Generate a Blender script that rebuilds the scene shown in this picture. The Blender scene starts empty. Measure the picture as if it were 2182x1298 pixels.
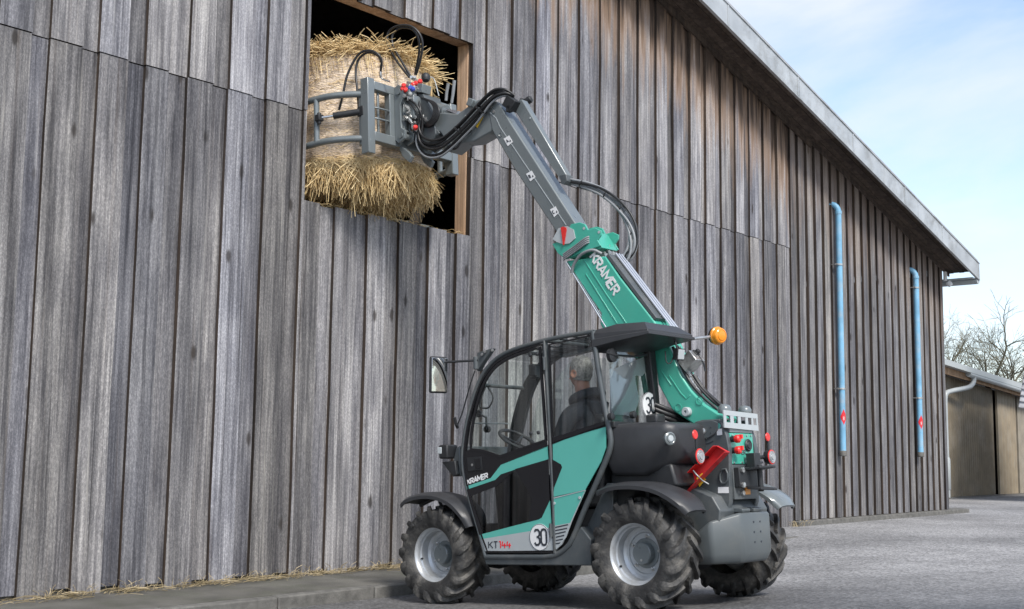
import bpy, bmesh, math, random
from mathutils import Vector, Matrix, Euler
random.seed(7)
R = math.radians
sc = bpy.context.scene
col = sc.collection

# ---------------------------------------------------------------- camera
cd = bpy.data.cameras.new('camera'); cam = bpy.data.objects.new('camera', cd); col.objects.link(cam)
cd.sensor_width = 36; cd.lens = 42.446; cd.clip_start = 0.1; cd.clip_end = 3000
_y, _p, _r = 0.7097, 0.1202, 0.0128
_f = Vector((math.cos(_y)*math.cos(_p), math.sin(_y)*math.cos(_p), math.sin(_p)))
_rt = Vector((math.sin(_y), -math.cos(_y), 0)); _up = _rt.cross(_f)
_r2 = _rt*math.cos(_r) + _up*math.sin(_r); _u2 = -_rt*math.sin(_r) + _up*math.cos(_r)
mw = Matrix((_r2, _u2, -_f)).transposed().to_4x4(); mw.translation = (0, 0, 1.25)
cam.matrix_world = mw
sc.camera = cam

# ---------------------------------------------------------------- sky and sun (thin bright cloud, soft sun behind the camera)
SUN_EL, SUN_AZ = 48, -114          # azimuth of the sun seen from the scene, degrees from +X
world = bpy.data.worlds.new('World'); sc.world = world; world.use_nodes = True
nt = world.node_tree; nt.nodes.clear()
N = lambda t, **k: nt.nodes.new(t)
wo = N('ShaderNodeOutputWorld'); bg = N('ShaderNodeBackground'); sky = N('ShaderNodeTexSky')
sky.sky_type = 'NISHITA'; sky.sun_disc = False
sky.sun_elevation = R(SUN_EL); sky.sun_rotation = R(90 - SUN_AZ)
sky.air_density = 1.0; sky.dust_density = 1.2; sky.ozone_density = 1.0; sky.altitude = 300
tc = N('ShaderNodeTexCoord'); mp = N('ShaderNodeMapping'); mp.inputs['Scale'].default_value = (1.0, 1.0, 2.6)
mp.inputs['Rotation'].default_value = (0, 0, 0.5); mp.inputs['Location'].default_value = (0.35, 0.1, 0.2)
no = N('ShaderNodeTexNoise'); no.inputs['Scale'].default_value = 2.3; no.inputs['Detail'].default_value = 7; no.inputs['Roughness'].default_value = 0.55
no.inputs['Distortion'].default_value = 0.35
rp = N('ShaderNodeValToRGB'); rp.color_ramp.elements[0].position = 0.41; rp.color_ramp.elements[1].position = 0.63
rp.color_ramp.elements[0].color = (0.12, 0.12, 0.12, 1); rp.color_ramp.elements[1].color = (0.97, 0.97, 0.97, 1)
mx = N('ShaderNodeMix'); mx.data_type = 'RGBA'
mx.inputs['B'].default_value = (3.6, 3.72, 3.92, 1)
L = nt.links.new
L(tc.outputs['Generated'], mp.inputs['Vector']); L(mp.outputs[0], no.inputs['Vector']); L(no.outputs['Fac'], rp.inputs['Fac'])
L(rp.outputs['Color'], mx.inputs['Factor']); L(sky.outputs['Color'], mx.inputs['A']); L(mx.outputs['Result'], bg.inputs['Color'])
L(bg.outputs[0], wo.inputs['Surface']); bg.inputs['Strength'].default_value = 0.13
sd = bpy.data.lights.new('sun', 'SUN'); sd.energy = 2.0; sd.angle = R(14); sd.color = (1.0, 0.96, 0.9)
so = bpy.data.objects.new('sun', sd); col.objects.link(so)
sv = Vector((math.cos(R(SUN_AZ))*math.cos(R(SUN_EL)), math.sin(R(SUN_AZ))*math.cos(R(SUN_EL)), math.sin(R(SUN_EL))))
so.rotation_euler = sv.to_track_quat('Z', 'Y').to_euler(); so.location = (0, -20, 30)
sc.view_settings.view_transform = 'Standard'; sc.view_settings.look = 'None'
sc.view_settings.exposure = 1.06; sc.view_settings.gamma = 1.0; sc.view_settings.use_curve_mapping = False

# ---------------------------------------------------------------- materials
def mat(name, colr, rough=0.5, metal=0.0, var=0.0, vscale=8.0, bump=0.0, bscale=60.0, coat=0.0, dirt=None, dscale=3.0, damt=0.0, emit=0.0):
    m = bpy.data.materials.new(name); m.use_nodes = True
    t = m.node_tree; b = t.nodes['Principled BSDF']
    b.inputs['Base Color'].default_value = (*colr, 1); b.inputs['Roughness'].default_value = rough; b.inputs['Metallic'].default_value = metal
    if coat: b.inputs['Coat Weight'].default_value = coat; b.inputs['Coat Roughness'].default_value = 0.15
    tcn = t.nodes.new('ShaderNodeTexCoord')
    src = None
    if var or damt:
        n = t.nodes.new('ShaderNodeTexNoise'); n.inputs['Scale'].default_value = vscale; n.inputs['Detail'].default_value = 5
        t.links.new(tcn.outputs['Object'], n.inputs['Vector'])
        mr = t.nodes.new('ShaderNodeMapRange'); mr.inputs['From Min'].default_value = 0.3; mr.inputs['From Max'].default_value = 0.7
        mr.inputs['To Min'].default_value = 1 - var; mr.inputs['To Max'].default_value = 1 + var
        t.links.new(n.outputs['Fac'], mr.inputs['Value'])
        mul = t.nodes.new('ShaderNodeMix'); mul.data_type = 'RGBA'; mul.blend_type = 'MULTIPLY'; mul.inputs['Factor'].default_value = 1
        mul.inputs['A'].default_value = (*colr, 1); t.links.new(mr.outputs[0], mul.inputs['B'])
        src = mul.outputs['Result']
        rr = t.nodes.new('ShaderNodeMapRange'); rr.inputs['To Min'].default_value = max(0.02, rough - 0.12); rr.inputs['To Max'].default_value = min(1, rough + 0.12)
        t.links.new(n.outputs['Fac'], rr.inputs['Value']); t.links.new(rr.outputs[0], b.inputs['Roughness'])
    if damt:
        d = t.nodes.new('ShaderNodeTexNoise'); d.inputs['Scale'].default_value = dscale; d.inputs['Detail'].default_value = 8; d.inputs['Roughness'].default_value = 0.7
        t.links.new(tcn.outputs['Object'], d.inputs['Vector'])
        dr = t.nodes.new('ShaderNodeMapRange'); dr.inputs['From Min'].default_value = 0.48; dr.inputs['From Max'].default_value = 0.72; dr.inputs['To Max'].default_value = damt
        t.links.new(d.outputs['Fac'], dr.inputs['Value'])
        mm = t.nodes.new('ShaderNodeMix'); mm.data_type = 'RGBA'; mm.inputs['B'].default_value = (*(dirt or (.2, .18, .15)), 1)
        t.links.new(dr.outputs[0], mm.inputs['Factor']); t.links.new(src, mm.inputs['A']); src = mm.outputs['Result']
    if src: t.links.new(src, b.inputs['Base Color'])
    if bump:
        n2 = t.nodes.new('ShaderNodeTexNoise'); n2.inputs['Scale'].default_value = bscale; n2.inputs['Detail'].default_value = 4
        t.links.new(tcn.outputs['Object'], n2.inputs['Vector'])
        bp = t.nodes.new('ShaderNodeBump'); bp.inputs['Strength'].default_value = bump; bp.inputs['Distance'].default_value = 0.01
        t.links.new(n2.outputs['Fac'], bp.inputs['Height']); t.links.new(bp.outputs[0], b.inputs['Normal'])
    if emit:
        b.inputs['Emission Color'].default_value = (*colr, 1); b.inputs['Emission Strength'].default_value = emit
    return m

def glass_mat(name, tint, refl=1.0):
    m = bpy.data.materials.new(name); m.use_nodes = True
    t = m.node_tree; t.nodes.clear()
    o = t.nodes.new('ShaderNodeOutputMaterial'); tr = t.nodes.new('ShaderNodeBsdfTransparent'); tr.inputs['Color'].default_value = (*tint, 1)
    g = t.nodes.new('ShaderNodeBsdfGlossy'); g.inputs['Roughness'].default_value = 0.02; g.inputs['Color'].default_value = (refl, refl, refl, 1)
    f = t.nodes.new('ShaderNodeFresnel'); ge = t.nodes.new('ShaderNodeNewGeometry'); mr = t.nodes.new('ShaderNodeMapRange')
    mr.inputs['To Min'].default_value = 1.6; mr.inputs['To Max'].default_value = 1/1.6; t.links.new(ge.outputs['Backfacing'], mr.inputs['Value']); t.links.new(mr.outputs[0], f.inputs['IOR'])
    x = t.nodes.new('ShaderNodeMixShader')
    t.links.new(f.outputs[0], x.inputs[0]); t.links.new(tr.outputs[0], x.inputs[1]); t.links.new(g.outputs[0], x.inputs[2]); t.links.new(x.outputs[0], o.inputs['Surface'])
    return m

def wood_mat(name, dark, light, brown=(.22, .15, .10), brown_amt=0.14, eave=0, spec=0.5, streak=0.0, knots=False):
    m = bpy.data.materials.new(name); m.use_nodes = True
    t = m.node_tree; b = t.nodes['Principled BSDF']; n = t.nodes.new; l = t.links.new
    b.inputs['Roughness'].default_value = 0.85; b.inputs['Specular IOR Level'].default_value = 0.25
    tcn = n('ShaderNodeTexCoord'); oi = n('ShaderNodeObjectInfo')
    geo = n('ShaderNodeNewGeometry')
    cmb = n('ShaderNodeCombineXYZ')
    m7 = n('ShaderNodeMath'); m7.operation = 'MULTIPLY'; m7.inputs[1].default_value = 37.0; l(oi.outputs['Random'], m7.inputs[0])
    l(m7.outputs[0], cmb.inputs['X']); l(m7.outputs[0], cmb.inputs['Z'])
    vadd = n('ShaderNodeVectorMath'); l(geo.outputs['Position'], vadd.inputs[0]); l(cmb.outputs[0], vadd.inputs[1])
    def noise(scale, vec, det=6, rgh=0.6):
        mpn = n('ShaderNodeMapping'); mpn.inputs['Scale'].default_value = vec; l(vadd.outputs[0], mpn.inputs['Vector'])
        q = n('ShaderNodeTexNoise'); q.inputs['Scale'].default_value = scale; q.inputs['Detail'].default_value = det; q.inputs['Roughness'].default_value = rgh
        l(mpn.outputs[0], q.inputs['Vector']); return q.outputs['Fac']
    grain = noise(1.0, (60, 60, 1.2), 5, .6)
    broad = noise(1.0, (11, 11, 0.45), 5, .6)
    speck = noise(1.0, (95, 95, 42), 4, .85)
    blot = noise(1.0, (5, 5, 1.6), 6, .65)
    def ramp(f, p0, p1, c0=(0, 0, 0, 1), c1=(1, 1, 1, 1)):
        r_ = n('ShaderNodeValToRGB'); r_.color_ramp.elements[0].position = p0; r_.color_ramp.elements[1].position = p1
        r_.color_ramp.elements[0].color = c0; r_.color_ramp.elements[1].color = c1; l(f, r_.inputs['Fac']); return r_.outputs['Color']
    def mixc(fac, a, bb, mode='MIX', fv=None):
        q = n('ShaderNodeMix'); q.data_type = 'RGBA'; q.blend_type = mode
        if fv is not None: q.inputs['Factor'].default_value = fv
        else: l(fac, q.inputs['Factor'])
        for s, v in (('A', a), ('B', bb)):
            if isinstance(v, tuple): q.inputs[s].default_value = (*v, 1)
            else: l(v, q.inputs[s])
        return q.outputs['Result']
    base = mixc(ramp(broad, .33, .66), dark, light)
    g2 = ramp(grain, .3, .7, (.72, .72, .73, 1), (1.2, 1.2, 1.2, 1))
    base = mixc(None, base, g2, 'MULTIPLY', 1.0)
    sp = ramp(speck, .44, .70, (.80, .80, .81, 1), (1.75, 1.72, 1.7, 1))
    base = mixc(None, base, sp, 'MULTIPLY', spec)
    if streak:
        sk = noise(1.0, (26, 26, .5), 5, .6); skr = n('ShaderNodeMapRange'); skr.inputs['From Min'].default_value = .60; skr.inputs['From Max'].default_value = .74; skr.inputs['To Max'].default_value = streak; l(sk, skr.inputs['Value'])
        base = mixc(skr.outputs[0], base, (.40, .39, .37))
        dk = noise(1.0, (18, 18, .7), 5, .65); dkr = n('ShaderNodeMapRange'); dkr.inputs['From Min'].default_value = .55; dkr.inputs['From Max'].default_value = .70; dkr.inputs['To Max'].default_value = streak; l(dk, dkr.inputs['Value'])
        base = mixc(dkr.outputs[0], base, (.06, .06, .066))
    if knots:
        mk = n('ShaderNodeMapping'); mk.inputs['Scale'].default_value = (4.2, 4.2, 1.7); l(vadd.outputs[0], mk.inputs['Vector'])
        vk = n('ShaderNodeTexVoronoi'); vk.inputs['Scale'].default_value = 1.0; vk.inputs['Randomness'].default_value = 1; l(mk.outputs[0], vk.inputs['Vector'])
        dis = n('ShaderNodeMath'); dis.operation = 'MULTIPLY_ADD'; dis.inputs[1].default_value = .16; l(grain, dis.inputs[0]); l(vk.outputs['Distance'], dis.inputs[2])
        kr = n('ShaderNodeMapRange'); kr.inputs['From Min'].default_value = .22; kr.inputs['From Max'].default_value = .15; kr.inputs['To Max'].default_value = .92; l(dis.outputs[0], kr.inputs['Value'])
        vsep = n('ShaderNodeSeparateColor'); l(vk.outputs['Color'], vsep.inputs['Color'])
        kg = n('ShaderNodeMath'); kg.operation = 'GREATER_THAN'; kg.inputs[1].default_value = .38; l(vsep.outputs[0], kg.inputs[0])
        km = n('ShaderNodeMath'); km.operation = 'MULTIPLY'; l(kg.outputs[0], km.inputs[0]); l(kr.outputs[0], km.inputs[1])
        base = mixc(km.outputs[0], base, (.05, .045, .043))
        big = noise(1.0, (1.1, 1.1, .45), 5, .6); base = mixc(None, base, ramp(big, .36, .64, (.72, .72, .74, 1), (1.14, 1.13, 1.12, 1)), 'MULTIPLY', 1.0)
        crk = noise(1.0, (75, 75, .35), 3, .5); base = mixc(None, base, ramp(crk, .285, .345, (.30, .29, .29, 1), (1.02, 1.02, 1.02, 1)), 'MULTIPLY', 1.0)
        drip = noise(1.0, (38, 38, .8), 4, .6); base = mixc(None, base, ramp(drip, .36, .52, (.62, .62, .64, 1), (1.05, 1.05, 1.05, 1)), 'MULTIPLY', 1.0)
    bl = ramp(blot, .35, .62, (.74, .74, .76, 1), (1.16, 1.15, 1.12, 1))
    base = mixc(None, base, bl, 'MULTIPLY', .85)
    # per board tone
    tone = n('ShaderNodeMapRange'); tone.inputs['To Min'].default_value = 0.68; tone.inputs['To Max'].default_value = 1.26; l(oi.outputs['Random'], tone.inputs['Value'])
    base = mixc(None, base, tone.outputs[0], 'MULTIPLY', 1.0)
    h1 = n('ShaderNodeMath'); h1.operation = 'MULTIPLY'; h1.inputs[1].default_value = 17.37; l(oi.outputs['Random'], h1.inputs[0])
    h2 = n('ShaderNodeMath'); h2.operation = 'FRACT'; l(h1.outputs[0], h2.inputs[0])
    base = mixc(None, base, ramp(h2.outputs[0], .0, 1.0, (1.025, 1.0, .96, 1), (.965, .985, 1.05, 1)), 'MULTIPLY', 1.0)
    # brown unweathered streaks
    bs = noise(1.0, (20, 20, 0.35), 4, .55)
    bsr = n('ShaderNodeMapRange'); bsr.inputs['From Min'].default_value = .58; bsr.inputs['From Max'].default_value = .78; bsr.inputs['To Max'].default_value = brown_amt
    l(bs, bsr.inputs['Value'])
    base = mixc(bsr.outputs[0], base, brown)
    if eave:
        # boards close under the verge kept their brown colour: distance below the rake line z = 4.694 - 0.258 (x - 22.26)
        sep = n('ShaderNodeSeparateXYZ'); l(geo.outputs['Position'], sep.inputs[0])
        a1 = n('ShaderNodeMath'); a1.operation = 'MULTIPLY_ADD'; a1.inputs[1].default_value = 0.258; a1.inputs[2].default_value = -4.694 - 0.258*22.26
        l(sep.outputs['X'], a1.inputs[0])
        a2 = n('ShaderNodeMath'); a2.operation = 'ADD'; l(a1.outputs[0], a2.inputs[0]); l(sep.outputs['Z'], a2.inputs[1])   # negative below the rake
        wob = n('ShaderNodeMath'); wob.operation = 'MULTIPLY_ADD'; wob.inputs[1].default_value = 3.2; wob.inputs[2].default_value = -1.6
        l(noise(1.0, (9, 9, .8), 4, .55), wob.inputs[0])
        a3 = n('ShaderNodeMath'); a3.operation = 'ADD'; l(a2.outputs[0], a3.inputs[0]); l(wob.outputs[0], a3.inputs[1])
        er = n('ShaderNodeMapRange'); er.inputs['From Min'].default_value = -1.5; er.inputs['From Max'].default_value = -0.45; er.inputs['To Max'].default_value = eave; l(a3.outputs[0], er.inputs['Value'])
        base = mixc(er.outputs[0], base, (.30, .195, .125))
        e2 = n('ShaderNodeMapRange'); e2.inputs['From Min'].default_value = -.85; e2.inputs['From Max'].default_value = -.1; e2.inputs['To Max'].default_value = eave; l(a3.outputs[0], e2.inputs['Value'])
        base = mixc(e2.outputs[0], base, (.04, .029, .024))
    l(base, b.inputs['Base Color'])
    bp = n('ShaderNodeBump'); bp.inputs['Strength'].default_value = 0.35; bp.inputs['Distance'].default_value = 0.004; l(grain, bp.inputs['Height'])
    bp2 = n('ShaderNodeBump'); bp2.inputs['Strength'].default_value = 0.3; bp2.inputs['Distance'].default_value = 0.003; l(speck, bp2.inputs['Height']); l(bp.outputs[0], bp2.inputs['Normal'])
    l(bp2.outputs[0], b.inputs['Normal'])
    return m

def asphalt_mat(name, c0, c1, spk):
    m = bpy.data.materials.new(name); m.use_nodes = True
    t = m.node_tree; b = t.nodes['Principled BSDF']; n = t.nodes.new; l = t.links.new
    geo = n('ShaderNodeNewGeometry')
    def noise(s, d=5, r=.6):
        q = n('ShaderNodeTexNoise'); q.inputs['Scale'].default_value = s; q.inputs['Detail'].default_value = d; q.inputs['Roughness'].default_value = r
        l(geo.outputs['Position'], q.inputs['Vector']); return q.outputs['Fac']
    v = n('ShaderNodeTexVoronoi'); v.inputs['Scale'].default_value = 46; l(geo.outputs['Position'], v.inputs['Vector'])
    vs = n('ShaderNodeSeparateColor'); l(v.outputs['Color'], vs.inputs['Color'])
    big = noise(.5, 6, .6); mid = noise(6, 6, .7); fine = noise(90, 3, .8)
    def mr(f, a, bb, c, d):
        q = n('ShaderNodeMapRange'); 
        for k, val in zip(('From Min', 'From Max', 'To Min', 'To Max'), (a, bb, c, d)): q.inputs[k].default_value = val
        l(f, q.inputs['Value']); return q.outputs[0]
    x = n('ShaderNodeMix'); x.data_type = 'RGBA'; x.inputs['A'].default_value = (*c0, 1); x.inputs['B'].default_value = (*c1, 1); l(mr(big, .35, .65, 0, 1), x.inputs['Factor'])
    y = n('ShaderNodeMix'); y.data_type = 'RGBA'; y.blend_type = 'MULTIPLY'; y.inputs['Factor'].default_value = 1; l(x.outputs['Result'], y.inputs['A']); l(mr(mid, .3, .7, .86, 1.14), y.inputs['B'])
    z = n('ShaderNodeMix'); z.data_type = 'RGBA'; z.blend_type = 'MULTIPLY'; z.inputs['Factor'].default_value = 1; l(y.outputs['Result'], z.inputs['A']); l(mr(vs.outputs[0], 0, 1, 1-spk, 1+spk), z.inputs['B'])
    w = n('ShaderNodeMix'); w.data_type = 'RGBA'; w.blend_type = 'MULTIPLY'; w.inputs['Factor'].default_value = 1; l(z.outputs['Result'], w.inputs['A']); l(mr(fine, .3, .7, .72, 1.28), w.inputs['B'])
    stn = noise(1.6, 6, .7); s3 = n('ShaderNodeMix'); s3.data_type = 'RGBA'; s3.blend_type = 'MULTIPLY'; s3.inputs['Factor'].default_value = 1; l(w.outputs['Result'], s3.inputs['A']); l(mr(stn, .60, .74, 1.0, .62), s3.inputs['B']); w = s3
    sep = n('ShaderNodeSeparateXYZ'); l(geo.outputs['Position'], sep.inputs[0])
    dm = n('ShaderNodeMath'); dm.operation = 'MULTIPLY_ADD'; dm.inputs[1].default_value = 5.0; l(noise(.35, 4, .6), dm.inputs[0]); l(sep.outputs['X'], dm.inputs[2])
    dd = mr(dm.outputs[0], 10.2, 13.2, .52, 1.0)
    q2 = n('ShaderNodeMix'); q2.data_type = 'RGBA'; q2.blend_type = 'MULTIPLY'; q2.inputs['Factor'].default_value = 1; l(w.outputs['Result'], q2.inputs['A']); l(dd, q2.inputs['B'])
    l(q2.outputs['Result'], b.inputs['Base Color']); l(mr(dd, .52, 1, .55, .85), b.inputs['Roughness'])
    bp = n('ShaderNodeBump'); bp.inputs['Strength'].default_value = .55; bp.inputs['Distance'].default_value = .006; l(v.outputs['Distance'], bp.inputs['Height']); l(bp.outputs[0], b.inputs['Normal'])
    return m

M = dict(
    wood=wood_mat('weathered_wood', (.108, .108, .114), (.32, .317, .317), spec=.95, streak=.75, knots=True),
    wood_b=wood_mat('weathered_wood_rear_shaded', (.084, .084, .091), (.24, .238, .241), spec=.95, streak=.75, knots=True),  # same wood as the proud boards, colour darkened to shade the recessed ones
    wood_up_b=wood_mat('weathered_wood_upper_rear_shaded', (.105, .105, .112), (.285, .283, .286), eave=.9, spec=.85, streak=.6, knots=True),  # upper tier likewise: shade of the recess put into the colour
    wood_up=wood_mat('weathered_wood_upper', (.135, .135, .144), (.355, .353, .355), eave=.9, spec=.85, streak=.6, knots=True),
    wood_far=wood_mat('weathered_wood_far', (.135, .133, .133), (.26, .256, .253), eave=.35, spec=.6, streak=.45, knots=True),
    wood_edge=wood_mat('board_edge_wood', (.03, .025, .022), (.085, .064, .05), (.15, .09, .05), .6),
    beam=wood_mat('beam_wood', (.33, .21, .13), (.52, .37, .25), (.35, .2, .1), .3, spec=.2),
    soffit=wood_mat('soffit_wood', (.055, .042, .035), (.10, .078, .062), (.12, .07, .04), .4, spec=.2),
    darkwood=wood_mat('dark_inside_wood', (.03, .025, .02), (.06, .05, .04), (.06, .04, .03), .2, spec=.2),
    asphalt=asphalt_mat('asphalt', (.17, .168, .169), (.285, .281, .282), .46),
    concrete=mat('old_concrete', (.105, .10, .088), .9, var=.3, vscale=3, bump=.5, bscale=90, dirt=(.07, .075, .05), dscale=2.2, damt=.75),
    kerbstone=mat('kerb_stone', (.125, .12, .11), .9, var=.3, vscale=14, bump=.4, bscale=70, dirt=(.08, .08, .07), dscale=4, damt=.6),
    fascia=mat('zinc_sheet', (.45, .47, .48), .5, .35, var=.15, vscale=2.5, bump=.03, bscale=20, dirt=(.17, .16, .14), dscale=2.2, damt=.65),
    roofsheet=mat('roof_sheet', (.25, .22, .2), .8, var=.2),
    blue=mat('blue_paint', (.17, .385, .56), .5, var=.16, vscale=5, dirt=(.42, .47, .50), dscale=3, damt=.75, bump=.05),
    grey=mat('anthracite_paint', (.068, .078, .083), .42, var=.09, vscale=5, dirt=(.17, .16, .145), dscale=5, damt=.38),
    bgrey=mat('boom_grey_paint', (.15, .17, .175), .3, .1, coat=.5, var=.07, vscale=5, dirt=(.16, .155, .14), dscale=5, damt=.18),
    cwgrey=mat('counterweight_paint', (.092, .104, .108), .4, var=.1, vscale=4, dirt=(.16, .155, .14), dscale=5, damt=.3),
    lgrey=mat('light_grey_paint', (.40, .43, .44), .4, var=.05, vscale=6),
    silver=mat('silver_rim_paint', (.44, .46, .48), .36, .45, var=.06, vscale=7, dirt=(.19, .175, .15), dscale=6, damt=.5),
    green=mat('green_paint', (.055, .37, .275), .33, coat=.35, var=.05, vscale=4, dirt=(.12, .27, .21), dscale=6, damt=.15),
    greenfilm=mat('green_film', (.10, .41, .345), .35, var=.03, vscale=4),
    black=mat('black_plastic', (.018, .019, .021), .5, var=.2, vscale=12, bump=.06, bscale=240),
    tank=mat('tank_plastic', (.032, .033, .036), .45, var=.15, vscale=8, bump=.08, bscale=300),
    gloss=mat('black_gloss_print', (.012, .012, .014), .16),
    rubber=mat('tyre_rubber', (.032, .031, .030), .6, var=.4, vscale=9, bump=.5, bscale=55, dirt=(.15, .14, .125), dscale=8, damt=.9),
    hose=mat('hose_rubber', (.016, .016, .017), .4),
    ghose=mat('grey_hose_sleeve', (.22, .23, .24), .45, var=.15),
    chrome=mat('chrome', (.75, .76, .78), .14, 1.0),
    steel=mat('zinc_fitting', (.50, .50, .49), .33, .85, var=.25, vscale=30),
    red=mat('red_paint', (.52, .018, .02), .35, coat=.3, var=.1),
    redplastic=mat('red_plastic', (.65, .03, .025), .35),
    bluecap=mat('blue_plastic', (.03, .06, .35), .4),
    yellow=mat('yellow_label', (.75, .48, .03), .5),
    orange=mat('orange_reflector', (.80, .30, .01), .3),
    lens=mat('lamp_lens_clear', (.30, .31, .32), .15, coat=.5),
    white=mat('white_print', (.72, .72, .72), .5),
    film=mat('white_sheet', (.62, .63, .66), .55, var=.04, vscale=3),
    silverfilm=mat('silver_film', (.42, .45, .46), .42, .15, var=.03),
    darkprint=mat('dark_print', (.03, .035, .045), .5),
    redprint=mat('red_print', (.68, .02, .03), .45),
    glass=glass_mat('clear_glass', (.92, .95, .94)),
    dglass=glass_mat('tinted_glass', (.82, .84, .845)),
    pglass=glass_mat('dark_door_glass', (.48, .50, .51)),
    mirror=mat('mirror', (.8, .8, .8), .03, 1.0),
    netbale=None, straw=None,
)
def bale_mat():
    m = bpy.data.materials.new('net_wrapped_straw'); m.use_nodes = True
    t = m.node_tree; b = t.nodes['Principled BSDF']; n = t.nodes.new; l = t.links.new
    tcn = n('ShaderNodeTexCoord')
    def noise(sc_, s, d=5, r=.65):
        mpn = n('ShaderNodeMapping'); mpn.inputs['Scale'].default_value = sc_; l(tcn.outputs['Object'], mpn.inputs['Vector'])
        q = n('ShaderNodeTexNoise'); q.inputs['Scale'].default_value = s; q.inputs['Detail'].default_value = d; q.inputs['Roughness'].default_value = r; l(mpn.outputs[0], q.inputs['Vector']); return q.outputs['Fac']
    st = noise((9, 9, 55), 1.0); st2 = noise((40, 40, 90), 1.0); bl = noise((2.5, 2.5, 2), 1.0)
    r_ = n('ShaderNodeValToRGB'); r_.color_ramp.elements[0].position = .32; r_.color_ramp.elements[1].position = .66
    r_.color_ramp.elements[0].color = (.42, .31, .19, 1); r_.color_ramp.elements[1].color = (.86, .70, .50, 1); l(st, r_.inputs['Fac'])
    r2 = n('ShaderNodeValToRGB'); r2.color_ramp.elements[0].position = .35; r2.color_ramp.elements[1].position = .65
    r2.color_ramp.elements[0].color = (.45, .43, .42, 1); r2.color_ramp.elements[1].color = (1.3, 1.3, 1.3, 1); l(st2, r2.inputs['Fac'])
    x = n('ShaderNodeMix'); x.data_type = 'RGBA'; x.blend_type = 'MULTIPLY'; x.inputs['Factor'].default_value = 1; l(r_.outputs[0], x.inputs['A']); l(r2.outputs[0], x.inputs['B'])
    # pale net: horizontal threads
    wv = n('ShaderNodeTexWave'); wv.bands_direction = 'Z'; wv.inputs['Scale'].default_value = 19; wv.inputs['Distortion'].default_value = 2.5; wv.inputs['Detail'].default_value = 2; wv.inputs['Detail Scale'].default_value = 2
    l(tcn.outputs['Object'], wv.inputs['Vector'])
    pr = n('ShaderNodeMapRange'); pr.inputs['From Min'].default_value = .55; pr.inputs['From Max'].default_value = 1; pr.inputs['To Max'].default_value = .6; l(wv.outputs['Fac'], pr.inputs['Value'])
    y = n('ShaderNodeMix'); y.data_type = 'RGBA'; y.inputs['B'].default_value = (.90, .76, .69, 1); l(pr.outputs[0], y.inputs['Factor']); l(x.outputs['Result'], y.inputs['A'])
    z = n('ShaderNodeMix'); z.data_type = 'RGBA'; z.blend_type = 'MULTIPLY'; z.inputs['Factor'].default_value = .7; l(y.outputs['Result'], z.inputs['A'])
    mr = n('ShaderNodeMapRange'); mr.inputs['From Min'].default_value = .3; mr.inputs['From Max'].default_value = .7; mr.inputs['To Min'].default_value = .7; mr.inputs['To Max'].default_value = 1.2; l(bl, mr.inputs['Value']); l(mr.outputs[0], z.inputs['B'])
    l(z.outputs['Result'], b.inputs['Base Color']); b.inputs['Roughness'].default_value = .7
    bp = n('ShaderNodeBump'); bp.inputs['Strength'].default_value = .7; bp.inputs['Distance'].default_value = .012; l(st2, bp.inputs['Height']); l(bp.outputs[0], b.inputs['Normal'])
    return m
M['netbale'] = bale_mat()
def straw_mat(name, a, bb):
    m = bpy.data.materials.new(name); m.use_nodes = True
    t = m.node_tree; b = t.nodes['Principled BSDF']; n = t.nodes.new; l = t.links.new
    g = n('ShaderNodeNewGeometry')
    r_ = n('ShaderNodeValToRGB'); r_.color_ramp.elements[0].color = (*a, 1); r_.color_ramp.elements[1].color = (*bb, 1)
    l(g.outputs['Random Per Island'], r_.inputs['Fac']); l(r_.outputs[0], b.inputs['Base Color']); b.inputs['Roughness'].default_value = .55
    return m
M['straw'] = straw_mat('straw', (.42, .28, .12), (.88, .69, .38))
M['drygrass'] = straw_mat('dry_grass', (.20, .155, .08), (.50, .40, .24))

# ---------------------------------------------------------------- mesh helpers
def bm_new(): return bmesh.new()
def box(bm, lo, hi):
    x0, y0, z0 = lo; x1, y1, z1 = hi
    v = [bm.verts.new(p) for p in ((x0,y0,z0),(x1,y0,z0),(x1,y1,z0),(x0,y1,z0),(x0,y0,z1),(x1,y0,z1),(x1,y1,z1),(x0,y1,z1))]
    for f in ((0,3,2,1),(4,5,6,7),(0,1,5,4),(1,2,6,5),(2,3,7,6),(3,0,4,7)): bm.faces.new([v[i] for i in f])
    return v
def cbox(bm, c, s, rot=None):
    v = box(bm, (-s[0]/2, -s[1]/2, -s[2]/2), (s[0]/2, s[1]/2, s[2]/2))
    mt = Matrix.Translation(c)
    if rot is not None: mt = mt @ (rot if isinstance(rot, Matrix) else Euler(rot).to_matrix().to_4x4())
    for q in v: q.co = mt @ q.co
    return v
def beam(bm, a, b, w, h, up=(0, 0, 1)):
    a, b = Vector(a), Vector(b); d = (b - a); ln = d.length; d.normalize()
    s = d.cross(Vector(up)); 
    if s.length < 1e-4: s = d.cross(Vector((0, 1, 0)))
    s.normalize(); u = s.cross(d)
    rows = []
    for p in (a, b): rows.append([bm.verts.new(p + s*(w/2*i) + u*(h/2*j)) for i, j in ((-1,-1),(1,-1),(1,1),(-1,1))])
    for i in range(4): bm.faces.new((rows[0][i], rows[0][(i+1)%4], rows[1][(i+1)%4], rows[1][i]))
    bm.faces.new(rows[0][::-1]); bm.faces.new(rows[1])
def poly3(bm, P, Q):
    "prism between two matching 3D rings"
    a = [bm.verts.new(p) for p in P]; b = [bm.verts.new(q) for q in Q]; n = len(a)
    bm.faces.new(a); bm.faces.new(b[::-1])
    for i in range(n): bm.faces.new((a[(i+1)%n], a[i], b[i], b[(i+1)%n]))
    return a, b
def prismx(bm, yz, x0, x1): return poly3(bm, [(x0, y, z) for y, z in yz], [(x1, y, z) for y, z in yz])
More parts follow.
